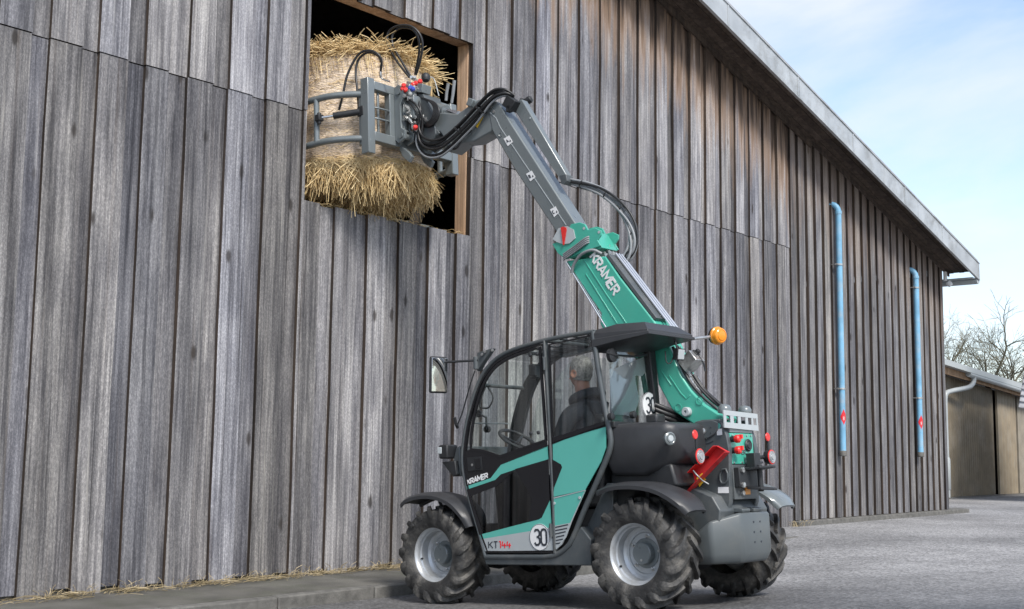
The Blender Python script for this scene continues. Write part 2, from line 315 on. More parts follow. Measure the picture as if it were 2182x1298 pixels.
def prismy(bm, xz, y0, y1): return poly3(bm, [(x, y0, z) for x, z in xz], [(x, y1, z) for x, z in xz])
def prismz(bm, xy, z0, z1): return poly3(bm, [(x, y, z0) for x, y in xy], [(x, y, z1) for x, y in xy])
def catmull(P, k=6):
    P = [Vector(p) for p in P]
    if len(P) < 3: return P
    out = []; Q = [P[0]*2 - P[1]] + P + [P[-1]*2 - P[-2]]
    for i in range(1, len(Q)-2):
        for j in range(k):
            t = j/k; a, b, c, d = Q[i-1], Q[i], Q[i+1], Q[i+2]
            out.append(0.5*((2*b) + (c-a)*t + (2*a-5*b+4*c-d)*t*t + (3*b-a-3*c+d)*t*t*t))
    out.append(P[-1]); return out
def tube(bm, P, r, n=10, closed=False, cap=True, r1=None):
    P = [Vector(p) for p in P]; m_ = len(P); rings = []
    T = []
    for i in range(m_):
        if closed: d = P[(i+1) % m_] - P[i-1]
        else: d = P[min(i+1, m_-1)] - P[max(i-1, 0)]
        T.append(d.normalized() if d.length > 1e-9 else Vector((0, 0, 1)))
    u = T[0].orthogonal().normalized()
    for i in range(m_):
        u = (u - T[i]*u.dot(T[i]))
        u = u.normalized() if u.length > 1e-6 else T[i].orthogonal().normalized()
        w = T[i].cross(u); rr = r if r1 is None else r + (r1-r)*i/max(1, m_-1)
        rings.append([bm.verts.new(P[i] + (u*math.cos(2*math.pi*k/n) + w*math.sin(2*math.pi*k/n))*rr) for k in range(n)])
    for i in range(m_ if closed else m_-1):
        a, b = rings[i], rings[(i+1) % m_]
        for k in range(n): bm.faces.new((a[k], a[(k+1)%n], b[(k+1)%n], b[k]))
    if cap and not closed: bm.faces.new(rings[0][::-1]); bm.faces.new(rings[-1])
def cyl(bm, a, b, r, n=16, r1=None): tube(bm, [a, b], r, n, r1=r1)
def lathe(bm, prof, org, axis, n=32):
    axis = Vector(axis).normalized(); org = Vector(org); u = axis.orthogonal().normalized(); w = axis.cross(u); rings = []
    for r_, h in prof:
        if r_ < 1e-6: rings.append([bm.verts.new(org + axis*h)])
        else: rings.append([bm.verts.new(org + axis*h + (u*math.cos(2*math.pi*k/n) + w*math.sin(2*math.pi*k/n))*r_) for k in range(n)])
    for a, b in zip(rings[:-1], rings[1:]):
        for k in range(n):
            A = a if len(a) == 1 else [a[k], a[(k+1)%n]]; B = b if len(b) == 1 else [b[(k+1)%n], b[k]]
            f = A + B
            if len(f) >= 3: bm.faces.new(f)
def ribbon(bm, P2, w, x0, x1, closed=False):
    "flat bar of width w that follows a (y,z) path in the plane x"
    n = len(P2); Pv = [Vector(p) for p in P2]; A = []; B = []
    for i in range(n):
        if closed: d = Pv[(i+1)%n] - Pv[i-1]
        else: d = Pv[min(i+1, n-1)] - Pv[max(i-1, 0)]
        d.normalize(); q = Vector((-d.y, d.x))*(w/2); A.append(Pv[i]+q); B.append(Pv[i]-q)
    vs = [[bm.verts.new((x, p.x, p.y)) for p in (A[i], B[i]) for x in (x0, x1)] for i in range(n)]   # A0 A1 B0 B1
    for i in range(n if closed else n-1):
        a, b = vs[i], vs[(i+1)%n]
        for (p, q) in ((0,1),(1,3),(3,2),(2,0)): bm.faces.new((a[p], a[q], b[q], b[p]))
    if not closed:
        for a in (vs[0], vs[-1]): bm.faces.new((a[0], a[1], a[3], a[2]))
OFF = {}
def obj(name, bm, material, parent=None, smooth=None, bevel=0.0, bseg=2, kind=None, label=None):
    bmesh.ops.recalc_face_normals(bm, faces=bm.faces)
    me = bpy.data.meshes.new(name); bm.to_mesh(me); bm.free()
    o = bpy.data.objects.new(name, me); col.objects.link(o)
    if isinstance(material, (list, tuple)):
        for q in material: me.materials.append(M[q])
    else: me.materials.append(M[material])
    if parent is not None:
        o.parent = parent
        if parent in OFF: o.location = -OFF[parent]
    if smooth is not None: smooth_mesh(me, smooth)
    if bevel:
        b = o.modifiers.new('bevel', 'BEVEL'); b.width = bevel; b.segments = bseg; b.limit_method = 'ANGLE'; b.angle_limit = R(35); b.harden_normals = False
        if smooth is None: smooth_mesh(me, 40)
    if kind: o['kind'] = kind
    if label: o['label'] = label
    return o
def smooth_mesh(me, ang):
    me.polygons.foreach_set('use_smooth', [True]*len(me.polygons))
    b = bmesh.new(); b.from_mesh(me)
    for e in b.edges:
        if len(e.link_faces) == 2 and e.calc_face_angle(0) > R(ang): e.smooth = False
    b.to_mesh(me); b.free()
def thing(name, label, cat, base=(0, 0, 0), mworld=None, group=None):
    o = bpy.data.objects.new(name, None); col.objects.link(o); o['label'] = label; o['category'] = cat
    if group: o['group'] = group
    b = Vector(base); OFF[o] = b; o.empty_display_size = .2
    o.matrix_world = (mworld or Matrix.Identity(4)) @ Matrix.Translation(b)
    return o
def tag(o, label, cat, group=None):
    o['label'] = label; o['category'] = cat
    if group: o['group'] = group
    return o
def struct(o): o['kind'] = 'structure'; return o
def copy_child(o, parent, loc=None):
    c = o.copy(); col.objects.link(c); c.parent = parent
    if loc is not None: c.location = loc
    for ch in list(o.children): copy_child(ch, c)
    return c

# stroke lettering: polylines on a 0..1 (width) x 0..1 (height) grid
GL = {
 'K': (.85, [[(0,0),(0,1)], [(.85,1),(.12,.48)], [(.3,.55),(.9,0)]]),
 'R': (.85, [[(0,0),(0,1),(.62,1),(.82,.86),(.82,.62),(.62,.48),(0,.48)], [(.45,.48),(.88,0)]]),
 'A': (.95, [[(0,0),(.47,1),(.95,0)], [(.2,.3),(.75,.3)]]),
 'M': (1.1, [[(0,0),(0,1),(.55,.3),(1.1,1),(1.1,0)]]),
 'E': (.75, [[(.75,1),(0,1),(0,0),(.75,0)], [(0,.5),(.65,.5)]]),
 'T': (.8, [[(0,1),(.8,1)], [(.4,1),(.4,0)]]),
 '1': (.35, [[(0,1),(.3,1),(.3,0)]]),
 '4': (.75, [[(.15,1),(0,.42),(.8,.42)], [(.55,.72),(.55,0)]]),
 '3': (.6, [[(.02,.85),(.15,.97),(.42,.97),(.58,.84),(.58,.64),(.42,.52),(.25,.52)], [(.42,.52),(.6,.38),(.6,.16),(.43,.02),(.15,.02),(0,.16)]]),
 '0': (.6, [[(.3,1),(.12,.97),(0,.82),(0,.18),(.12,.03),(.3,0),(.48,.03),(.6,.18),(.6,.82),(.48,.97),(.3,1)]]),
 'B': (.65, [[(0,0),(0,1),(.5,1),(.62,.88),(.62,.62),(.5,.52),(0,.52)], [(.5,.52),(.65,.4),(.65,.12),(.52,0),(0,0)]]),
 'C': (.65, [[(.65,.84),(.5,1),(.15,1),(0,.85),(0,.15),(.15,0),(.5,0),(.65,.16)]]),
 'H': (.8, [[(0,0),(0,1)], [(.8,0),(.8,1)], [(0,.5),(.8,.5)]]),
}
def letters(bm, text, org, ux, uy, un, h, th, wscale=1.0, gap=.28, slant=0.0, depth=.002):
    "raised strokes: org 3D start of the baseline, ux along, uy up, un outwards"
    org, ux, uy, un = Vector(org), Vector(ux).normalized(), Vector(uy).normalized(), Vector(un).normalized(); cx = 0
    k = 0
    for ch in text:
        w, lines = GL[ch]
        for ln in lines:
            pts = [Vector(((cx + px*wscale)*h + slant*py*h, py*h)) for px, py in ln]
            n = len(pts); A, B = [], []
            for i in range(n):
                d0 = (pts[i]-pts[i-1]).normalized() if i > 0 else (pts[1]-pts[0]).normalized()
                d1 = (pts[i+1]-pts[i]).normalized() if i < n-1 else d0
                b_ = (d0+d1); b_ = b_.normalized() if b_.length > .2 else d0
                nn = Vector((-b_.y, b_.x)); c_ = max(.45, nn.dot(Vector((-d0.y, d0.x)))); A.append(pts[i]+nn*(th/2/c_)); B.append(pts[i]-nn*(th/2/c_))
            e = depth*(1 + .12*(k % 5)); k += 1
            T = lambda q, hh: org + ux*q.x + uy*q.y + un*hh
            va = [[bm.verts.new(T(A[i], 0)), bm.verts.new(T(B[i], 0)), bm.verts.new(T(B[i], e)), bm.verts.new(T(A[i], e))] for i in range(n)]
            for i in range(n-1):
                for q in range(4): bm.faces.new((va[i][q], va[i][(q+1)%4], va[i+1][(q+1)%4], va[i+1][q]))
            bm.faces.new(va[0][::-1]); bm.faces.new(va[-1])
        cx += w*wscale + gap
    return cx*h

# ================================================================ SETTING
def sstep(a, b, x):
    t = min(1, max(0, (x-a)/(b-a))); return t*t*(3-2*t)
def gz(x, y):
    a = 0.164 - 0.067*(min(max(y, 1.5), 6.95) - 4.842)
    b = 0.205
    return a + (b-a)*sstep(10.0, 15.5, x)
def axis(vals, lo, hi, step):
    k = int(round((hi-lo)/step)); return sorted(set(vals + [lo + i*step for i in range(k+1)]))
gx = axis([-900, -300, -100, -40, -15, -6, 60, 80, 120, 300, 900], -2, 44, .8)
gy = axis([-900, -300, -100, -40, -15, -6, 16, 30, 60, 120, 300, 900], -2, 12, .7)
bm = bm_new()
V = [[bm.verts.new((x, y, gz(x, y))) for x in gx] for y in gy]
for j in range(len(gy)-1):
    for i in range(len(gx)-1): bm.faces.new((V[j][i], V[j][i+1], V[j+1][i+1], V[j+1][i]))
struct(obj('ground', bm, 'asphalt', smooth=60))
# worn concrete strip along the barn with a kerb
def strip_z(x): return 0.118 + 0.065*sstep(8.5, 14, x)
bm = bm_new(); xs = [-3 + i*.75 for i in range(26)]
prev = None
for x in xs:
    z = strip_z(x); dz = .006*math.sin(x*3.1)
    c = [bm.verts.new(p) for p in ((x, 7.58, z), (x, 8.05, z+.006+dz), (x, 8.62, z+.014), (x, 8.62, -.2), (x, 7.58, -.2))]
    if prev:
        for k in range(5): bm.faces.new((prev[k], prev[(k+1)%5], c[(k+1)%5], c[k]))
    prev = c
pav = struct(obj('pavement', bm, 'concrete', smooth=60))
random.seed(3)
x = -3.0
while x < 15.8:
    ln = 1.0; xe = min(x+ln, 15.95)
    bm = bm_new(); z0, z1 = strip_z(x)+random.uniform(-.004, .004), strip_z(xe)+random.uniform(-.004, .004); y = 7.46+random.uniform(-.006, .006)
    poly3(bm, [(x+.005, y, -.15), (x+.005, 7.572, -.15), (x+.005, 7.572, z0+.003), (x+.005, y, z0)], [(xe-.005, y, -.15), (xe-.005, 7.572, -.15), (xe-.005, 7.572, z1+.003), (xe-.005, y, z1)])
    obj('kerb_stone', bm, 'kerbstone', pav, bevel=.012)
    x += ln

# ---------------------------------------------------------------- the barn
barn = thing('barn', 'large weathered grey board-clad barn with an open loft hatch', 'barn', (10, 8.5, .1))
def rake(x): return 4.694 - 0.258*(x-22.26)
OPX0, OPX1, OPZ0, OPZ1, JOINT = 6.935, 9.156, 3.475, 5.56, 4.315
def wall_board(x0, x1, yf, th, z0, top, m='wood'):
    "one vertical board with a slightly wavy edge; front at y = yf"
    bm = bm_new(); n = 7
    zt0, zt1 = (top(x0), top(x1)) if callable(top) else (top, top)
    e0 = [random.uniform(-.004, .004) for _ in range(n)]; e1 = [random.uniform(-.004, .004) for _ in range(n)]; bow = random.uniform(-.008, .005)
    b0 = z0 + random.uniform(-.002, .002); tl = random.uniform(-.002, .002)
    rows = []
    for i in range(n):
        t = i/(n-1); za = b0 + (zt0-b0)*t; zb = b0 + tl + (zt1-b0-tl)*t; yy = yf + bow*math.sin(t*3)
        rows.append([bm.verts.new(p) for p in ((x0+e0[i], yy, za), (x1+e1[i], yy, zb), (x1+e1[i], yf+th, zb), (x0+e0[i], yf+th, za))])
    for a, b in zip(rows[:-1], rows[1:]):
        for k in range(4):
            f = bm.faces.new((a[k], a[(k+1)%4], b[(k+1)%4], b[k])); f.material_index = 0 if k == 0 else 1
    for f in (bm.faces.new(rows[0]), bm.faces.new(rows[-1])): f.material_index = 1
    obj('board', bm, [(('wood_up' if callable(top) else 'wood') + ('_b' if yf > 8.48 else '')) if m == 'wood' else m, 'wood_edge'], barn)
def emit(x0, x1, yf, th, z0, z1):
    "clip a lower-tier or upper-tier board against the loft hatch"
    if x1 <= OPX0 + .01 or x0 >= OPX1 - .01: wall_board(x0, x1, yf, th, z0, z1); return
    if x0 < OPX0 - .03: wall_board(x0, OPX0, yf, th, z0, z1); x0 = OPX0
    if x1 > OPX1 + .03: wall_board(OPX1, x1, yf, th, z0, z1); x1 = OPX1
    if callable(z1): wall_board(x0, x1, yf, th, OPZ1 + random.uniform(-.01, .0), z1)
    else: wall_board(x0, x1, yf, th, z0, OPZ0 + random.uniform(-.012, .008))
random.seed(11)
seam = [-.9+.41*k for k in range(13)] + [4.425, 4.84, 5.25, 5.65, 6.06, 6.47, 6.90, 7.31, 7.72, 8.14, 8.55, 8.96, 9.385, 9.80, 10.21, 10.62, 11.02, 11.43, 11.83, 12.24, 12.64, 13.04, 13.44, 13.84, 14.24, 14.63, 15.03, 15.43, 15.83, 16.24]
for a, b in zip(seam[:-1], seam[1:]):
    w = (b-a); c = a + w*random.uniform(.54, .66); 
    j1 = random.uniform(-.008, .008); dy = random.uniform(-.005, .006)
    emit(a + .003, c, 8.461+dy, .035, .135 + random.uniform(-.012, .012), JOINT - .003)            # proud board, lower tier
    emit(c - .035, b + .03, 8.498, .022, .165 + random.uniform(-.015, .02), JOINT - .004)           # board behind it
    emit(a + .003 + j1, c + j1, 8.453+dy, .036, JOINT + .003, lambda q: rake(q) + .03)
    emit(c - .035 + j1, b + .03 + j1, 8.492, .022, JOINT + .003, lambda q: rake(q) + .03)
seam2 = [16.25, 16.50, 16.78, 17.06, 17.34, 17.62, 17.91, 18.19, 18.47, 18.75, 19.03, 19.32, 19.61, 19.91, 20.20, 20.48, 20.76, 21.02, 21.27, 21.54, 21.82, 22.06, 22.27]
for a, b in zip(seam2[:-1], seam2[1:]):
    c = a + (b-a)*random.uniform(.56, .66)
    wall_board(a + .004, c, 8.460, .036, .285, lambda q: rake(q) + .09, 'wood_far')
    wall_board(c - .03, b + .02, 8.502, .02, .285, lambda q: rake(q) + .09, 'wood_far')
# hatch frame
bm = bm_new(); box(bm, (OPX1-.004, 8.528, OPZ0-.2), (OPX1+.17, 8.68, OPZ1+.004)); obj('hatch_jamb', bm, 'beam', barn, bevel=.006)
bm = bm_new(); box(bm, (OPX0-.17, 8.528, OPZ0-.2), (OPX0-.004, 8.68, OPZ1+.004)); obj('hatch_jamb', bm, 'beam', barn, bevel=.006)
bm = bm_new(); box(bm, (OPX0-.3, 8.53, OPZ1+.006), (OPX1+.3, 8.69, OPZ1+.17)); obj('hatch_lintel', bm, 'beam', barn, bevel=.008)
bm = bm_new(); box(bm, (OPX0-.1, 8.53, OPZ0-.16), (OPX1+.1, 8.66, OPZ0-.03)); obj('hatch_sill', bm, 'beam', barn, bevel=.006)
# base, inner shell, side wall, roof
bm = bm_new(); box(bm, (-1, 8.53, -.1), (16.2, 8.75, .32)); obj('base_wall', bm, 'concrete', barn)
bm = bm_new(); poly3(bm, [(16.22, 8.36, .10), (16.22, 8.62, .10), (16.22, 8.62, .285), (16.22, 8.375, .275)], [(22.95, 8.36, .10), (22.95, 8.62, .10), (22.95, 8.62, .285), (22.95, 8.375, .275)]); obj('plinth', bm, 'kerbstone', barn, bevel=.01)
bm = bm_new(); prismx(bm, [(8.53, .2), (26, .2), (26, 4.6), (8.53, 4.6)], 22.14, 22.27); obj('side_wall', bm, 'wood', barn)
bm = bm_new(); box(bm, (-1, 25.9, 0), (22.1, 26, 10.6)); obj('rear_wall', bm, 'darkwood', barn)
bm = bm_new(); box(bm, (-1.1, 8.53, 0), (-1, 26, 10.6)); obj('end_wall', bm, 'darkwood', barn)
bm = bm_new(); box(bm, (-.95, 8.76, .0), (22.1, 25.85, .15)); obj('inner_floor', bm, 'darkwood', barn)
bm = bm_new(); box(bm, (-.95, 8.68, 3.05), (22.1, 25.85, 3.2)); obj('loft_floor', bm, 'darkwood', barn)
bm = bm_new(); prismy(bm, [(-1.3, rake(-1.3)+.18), (22.62, rake(22.62)+.18), (22.62, rake(22.62)+.30), (-1.3, rake(-1.3)+.30)], 7.95, 26.2); roof = obj('roof', bm, 'roofsheet', barn)
# boards under the verge: boxed and dark higher up, open and browner low down
def slope_slab(name, x0, x1, y0, y1, dz0, dz1, m, parent):
    bm = bm_new(); prismy(bm, [(x0, rake(x0)+dz0), (x1, rake(x1)+dz0), (x1, rake(x1)+dz1), (x0, rake(x0)+dz1)], y0, y1); return obj(name, bm, m, parent)
for k in range(4):
    slope_slab('soffit_board', -1.2, 16.9, 7.975+k*.123, 8.092+k*.123, -.01 - .004*(k % 2), .02, 'soffit', roof)
for k in range(5):
    slope_slab('soffit_board', 16.92, 22.55, 7.975+k*.1, 8.07+k*.1, .055 + .006*(k % 2), .09, 'soffit', roof)
slope_slab('verge_batten', 16.92, 22.5, 8.44, 8.466, -.02, .06, 'soffit', roof)
slope_slab('verge_batten', -1.2, 16.9, 8.42, 8.458, -.10, -.012, 'soffit', roof)
slope_slab('verge_rafter', -1.25, 22.58, 7.952, 7.973, -.03, .22, 'soffit', roof)
fx = [-1.35, 2.6, 6.6, 10.6, 13.6, 15.55, 17.35, 19.3, 20.9, 22.66]
for i, (a, b) in enumerate(zip(fx[:-1], fx[1:])):
    p = .003 if i % 2 else 0
    bm = bm_new()
    prismy(bm, [(a+.004, rake(a)-.055), (b-.004, rake(b)-.055), (b-.004, rake(b)+.235), (a+.004, rake(a)+.235)], 7.935-p, 7.949-p)
    prismy(bm, [(a+.004, rake(a)+.2355), (b-.004, rake(b)+.2355), (b-.004, rake(b)+.255), (a+.004, rake(a)+.255)], 7.92-p, 7.949-p)
    prismy(bm, [(a+.004, rake(a)-.075), (b-.004, rake(b)-.075), (b-.004, rake(b)-.056), (a+.004, rake(a)-.056)], 7.925-p, 7.97-p)
    prismy(bm, [(b-.05, rake(b-.05)-.05), (b-.02, rake(b-.02)-.05), (b-.02, rake(b-.02)+.23), (b-.05, rake(b-.05)+.23)], 7.926-p, 7.936-p)
    obj('fascia_sheet', bm, 'fascia', roof)
# eaves gutter along the side of the barn
bm = bm_new(); prof = [(math.cos(a)*.075, math.sin(a)*.075) for a in [math.pi + math.pi*k/10 for k in range(11)]]
pin = [(p[0]*.9, p[1]*.9) for p in prof[::-1]]
prismy(bm, [(22.62+p[0], 4.52+p[1]) for p in prof+pin], 7.96, 26)
prismy(bm, [(22.62+p[0], 4.519+p[1]) for p in prof], 7.95, 7.959)
box(bm, (22.40, 7.98, 4.535), (22.66, 26, 4.555)); obj('eaves_gutter', bm, 'lgrey', roof, smooth=50)
# loose things dimly seen in the loft
for a, b, w in (((8.7, 9.0, 3.2), (9.6, 9.5, 4.3), .1), ((9.7, 12, 3.2), (9.7, 12, 7.5), .2), ((6.5, 13, 3.2), (6.5, 13, 7.5), .2)):
    bm = bm_new(); beam(bm, a, b, w, w); obj('loft_timber', bm, 'darkwood', barn)
bm = bm_new(); prismx(bm, [(9.1, 3.21), (10.2, 3.21), (10.1, 3.62), (9.25, 3.7)], 8.4, 9.35); obj('stored_panel', bm, 'bgrey', barn)
# small white flood lamp on the barn corner
fl = thing('wall_lamp', 'small white outdoor lamp fixed at the top right barn corner', 'lamp', (22.3, 8.45, 4.55))
bm = bm_new(); box(bm, (22.23, 8.41, 4.50), (22.31, 8.462, 4.68)); obj('lamp_back_box', bm, 'white', fl, bevel=.01)
bm = bm_new(); lathe(bm, [(0, 0), (.05, 0), (.058, .05), (.04, .09), (0, .095)], (22.29, 8.40, 4.48), (.2, -.6, -.75), 16); obj('lamp_head', bm, 'white', fl, smooth=40)

# ---------------------------------------------------------------- blue pipes
def blue_pipe(x, ztop, clamps, label, stick):
    t = thing('wall_pipe', label, 'pipe', (x, 8.38, 1.2), group='blue pipes on the barn wall')
    bm = bm_new(); arc = [(x, 8.38, 1.30), (x, 8.38, ztop-.16)] + [(x-.02*math.sin(a), 8.38+.12*(1-math.cos(a)), ztop-.16+.13*math.sin(a)) for a in [R(q) for q in (20, 40, 60, 80)]] + [(x-.02, 8.55, ztop-.03)]
    tube(bm, [arc[0]] + [(x, 8.38, 1.3+(ztop-1.46)*k/6) for k in range(1, 6)] + arc[1:], .047, 20); p = obj('pipe', bm, 'blue', t, smooth=50)
    bm = bm_new(); lathe(bm, [(.048, 0), (.054, .004), (.054, .05), (.048, .055)], (x, 8.38, ztop-.2), (0, 0, 1), 20); obj('elbow_collar', bm, 'blue', t, smooth=40)
    for zc in clamps:
        bm = bm_new(); lathe(bm, [(.048, -.014), (.055, -.014), (.055, .014), (.048, .014)], (x, 8.38, zc), (0, 0, 1), 20)
        box(bm, (x-.105, 8.36, zc-.012), (x-.05, 8.40, zc+.012)); cyl(bm, (x-.085, 8.38, zc), (x-.085, 8.47, zc), .008, 8); obj('clamp', bm, 'steel', t, smooth=40)
    bm = bm_new(); lathe(bm, [(0, 0), (.045, 0), (.056, .01), (.056, .075), (.049, .085)], (x, 8.38, 1.225), (0, 0, 1), 20); obj('end_coupling', bm, 'kerbstone', t, smooth=40)
    # wrapped red and white sticker, a lozenge that follows the pipe
    for nm, mt_, rr, hh, sp in (('sticker', 'redprint', .0485, .12, 1.2), ('sticker_print', 'white', .0493, .016, .34)):
        bm = bm_new(); n = 14; rows = []
        for i in range(n+1):
            u = -1+2*i/n; a = R(-128) + u*sp/1.0; h = hh*(1-abs(u)) if nm == 'sticker' else hh*(.8 if abs(u) < .7 else .3)
            zc = stick - (0 if nm == 'sticker' else .02 + .03*math.sin(i*2.1))
            rows.append((bm.verts.new((x+rr*math.cos(a), 8.38+rr*math.sin(a), zc+h+.001)), bm.verts.new((x+rr*math.cos(a), 8.38+rr*math.sin(a), zc-h-.001))))
        for a_, b_ in zip(rows[:-1], rows[1:]): bm.faces.new((a_[0], b_[0], b_[1], a_[1]))
        obj(nm, bm, mt_, t if nm == 'sticker' else st_, smooth=60) if nm != 'sticker' else None
        if nm == 'sticker': st_ = obj(nm, bm, mt_, t, smooth=60)
blue_pipe(17.69, 5.24, (4.23, 2.27), 'taller blue wall pipe, the one nearer the green machine', 1.83)
blue_pipe(20.74, 4.56, (4.20, 2.25), 'shorter blue wall pipe nearest the right corner of the barn', 1.83)

# ---------------------------------------------------------------- shed behind
shed_cols = {'shed_a': (.20, .165, .115), 'shed_b': (.31, .255, .18), 'shed_c': (.31, .275, .22), 'shed_d': (.39, .335, .245)}
for k, c in shed_cols.items(): M[k] = mat(k+'_sheet', c, .75, var=.16, vscale=3, dirt=(.34, .32, .28), dscale=1.6, damt=.45, bump=.1)
shed = thing('shed', 'low shed of tan ribbed sheets behind the barn corner', 'shed', (32, 11.4, .2))
def reave(x): return 3.42 - .058*(x-29.2)
def ribbed(name, x0, x1, y, m, pitch=.15, dep=.03, ztop=None):
    bm = bm_new(); n = int((x1-x0)/(pitch/4)); prev = None
    for i in range(n+1):
        x = x0 + (x1-x0)*i/n; yy = y - dep*(.5+.5*math.cos(2*math.pi*(x-x0)/pitch)); zt = reave(x) - .12
        c = (bm.verts.new((x, yy, .24)), bm.verts.new((x, yy, zt)), bm.verts.new((x, y+.03, zt)), bm.verts.new((x, y+.03, .24)))
        if prev:
            for k in range(4): bm.faces.new((prev[k], prev[(k+1)%4], c[(k+1)%4], c[k]))
        else: bm.faces.new(c)
        prev = c
    bm.faces.new(prev[::-1]); return obj(name, bm, m, shed)
ribbed('wall_sheet', 27.0, 33.3, 11.46, 'shed_a')
ribbed('wall_sheet', 33.55, 35.0, 11.42, 'shed_b', .24, .028)
ribbed('wall_sheet', 35.22, 36.5, 11.44, 'shed_c', .24, .026)
ribbed('wall_sheet', 36.52, 38.6, 11.42, 'shed_d', .24, .026)
ribbed('wall_sheet', 38.8, 44.0, 11.42, 'shed_b', .24, .026)
for x in (33.42, 35.11, 38.7, 29.75):
    bm = bm_new(); box(bm, (x-.06, 11.52, .1), (x+.06, 11.64, 3.2)); obj('post', bm, 'darkwood', shed)
bm = bm_new(); box(bm, (27, 11.36, .0), (44, 11.7, .235)); obj('base_wall', bm, 'kerbstone', shed, bevel=.02)
bm = bm_new(); prismy(bm, [(27, reave(27)), (44, reave(44)), (44, reave(44)+.14), (27, reave(27)+.14)], 11.0, 17); sroof = obj('roof', bm, 'lgrey', shed)
bm = bm_new(); prismy(bm, [(27, reave(27)-.17), (44, reave(44)-.17), (44, reave(44)-.002), (27, reave(27)-.002)], 11.16, 11.2); obj('fascia_board', bm, 'beam', sroof)
bm = bm_new(); prismy(bm, [(27, reave(27)-.05), (44, reave(44)-.05), (44, reave(44)-.003), (27, reave(27)-.003)], 11.21, 11.6); obj('soffit_board', bm, 'soffit', sroof)
bm = bm_new(); prismy(bm, [(27, .1), (44, .1), (44, reave(44)-.06), (27, reave(27)-.06)], 11.66, 11.7); obj('inner_wall', bm, 'darkwood', shed)
bm = bm_new(); box(bm, (27, 16.9, .1), (44, 17, 2.5)); obj('rear_wall', bm, 'shed_a', shed)
bm = bm_new(); tube(bm, [(30.6+i*1.0, 11.08, reave(30.6+i*1.0)-.03) for i in range(14)], .075, 12); obj('gutter', bm, 'lgrey', sroof, smooth=50)
bm = bm_new(); tube(bm, catmull([(30.95, 11.08, 3.27), (30.93, 11.08, 3.12), (30.7, 11.12, 2.98), (30.0, 11.28, 2.86), (29.72, 11.33, 2.78), (29.66, 11.34, 2.6)], 5) + [(29.66, 11.34, 1.6), (29.67, 11.34, .24)], .062, 12)
lathe(bm, [(.062, 0), (.085, .02), (.085, .75), (.062, .8)], (29.665, 11.34, .42), (0, 0, 1), 12); obj('downpipe', bm, 'lgrey', shed, smooth=50)

# ---------------------------------------------------------------- tiled house edge at the far right
M['tile'] = mat('pale_tile', (.40, .40, .41), .7, var=.25, vscale=5)
M['render'] = mat('pale_render', (.5, .48, .44), .9, var=.1, vscale=2)
house = thing('house', 'house at the right picture edge with pale stacked roof tiles', 'house', (31, 6, .2))
bm = bm_new(); box(bm, (30.2, 1.5, .1), (38, 8.0, 3.2)); obj('wall', bm, 'render', house)
bm = bm_new(); poly3(bm, [(29.06, 0.5, 2.42), (29.06, 9.30, 2.42), (29.9, 9.30, 2.42), (29.9, .5, 2.42)], [(29.62, .5, 6.2), (29.62, 8.74, 6.2), (32, 8.74, 6.2), (32, .5, 6.2)]); hroof = obj('roof', bm, 'darkwood', house)
for r_ in range(26):
    t = r_/26*.98; z = 2.40 + 3.78*t; x = 29.03 + .56*t; ye = 9.36 - .56*t
    bm = bm_new()
    for c in range(2):
        y0 = ye - .22*(c+1) - (.11 if r_ % 2 and c else 0); y1 = ye - .22*c
        prof = [(y0+(y1-y0)*k/6, -.03*math.sin(math.pi*k/6)) for k in range(7)]
        poly3(bm, [(x-.05+.015*c, y, z+dz) for y, dz in prof], [(x+.03, y, z+.16) for y, dz in prof])
    box(bm, (x-.02, ye-9 + .5, z), (x+.02, ye-.5, z+.15))
    obj('tile', bm, 'tile', hroof)

# ---------------------------------------------------------------- bare trees beyond the shed
M['bark'] = mat('mossy_bark', (.135, .125, .085), .9, var=.35, vscale=2, bump=.3, bscale=25)
def bare_tree(base, h, seed, lean, label):
    rnd = random.Random(seed)
    t = thing('bare_tree', label, 'tree', base, group='bare trees behind the shed')
    bt = bm_new(); bc = bm_new()
    def grow(p, d, r, depth, ln):
        n = 4 if depth < 2 else 3; P = [p.copy()]; q = p.copy(); dd = d.copy()
        for i in range(n):
            dd = (dd + Vector((rnd.uniform(-1, 1), rnd.uniform(-1, 1), rnd.uniform(-.35, .55 if depth < 3 else .35)))*(.26 if depth else .13)).normalized()
            q = q + dd*(ln/n); P.append(q.copy())
        tube(bt if depth == 0 else bc, P, r, 7 if depth < 2 else (4 if depth < 4 else 3), r1=r*.62, cap=False)
        if depth >= 6: return
        k = (4, 4, 4, 3, 3, 3)[depth]
        for i in range(k):
            f = (rnd.uniform(.8, 1.0) if depth == 0 else rnd.uniform(.4, 1.0)) if i else 1.0
            idx = min(len(P)-1, max(1, int(round(f*(len(P)-1))))); o = P[idx]
            az = rnd.uniform(0, 6.283) if depth else 6.283*i/k + rnd.uniform(-.5, .5); sp = rnd.uniform(.4, .95) if i else rnd.uniform(.1, .4)
            side = dd.orthogonal().normalized(); side = Matrix.Rotation(az, 3, dd) @ side
            nd = (dd*math.cos(sp) + side*math.sin(sp)).normalized()
            grow(o, nd, max(.006, r*(.5 if i else .66)), depth+1, ln*((.42 if i else .5) if depth == 0 else rnd.uniform(.62, .86)))
    grow(Vector(base), Vector(lean).normalized(), h*.024, 0, h*.5)
    obj('trunk', bt, 'bark', t, smooth=60); obj('crown', bc, 'bark', t, smooth=60)
bare_tree((50.1, 18.6, .2), 6.3, 5, (-.08, .1, 1), 'smaller bare tree left of its pair above the shed roof')
bare_tree((51.5, 17.3, .2), 6.0, 12, (.02, 0, 1), 'larger bare tree right of its pair above the shed roof')
bare_tree((53.9, 16.75, .2), 4.6, 21, (.02, -.1, 1), 'low bare tree at the far right behind the shed roof')

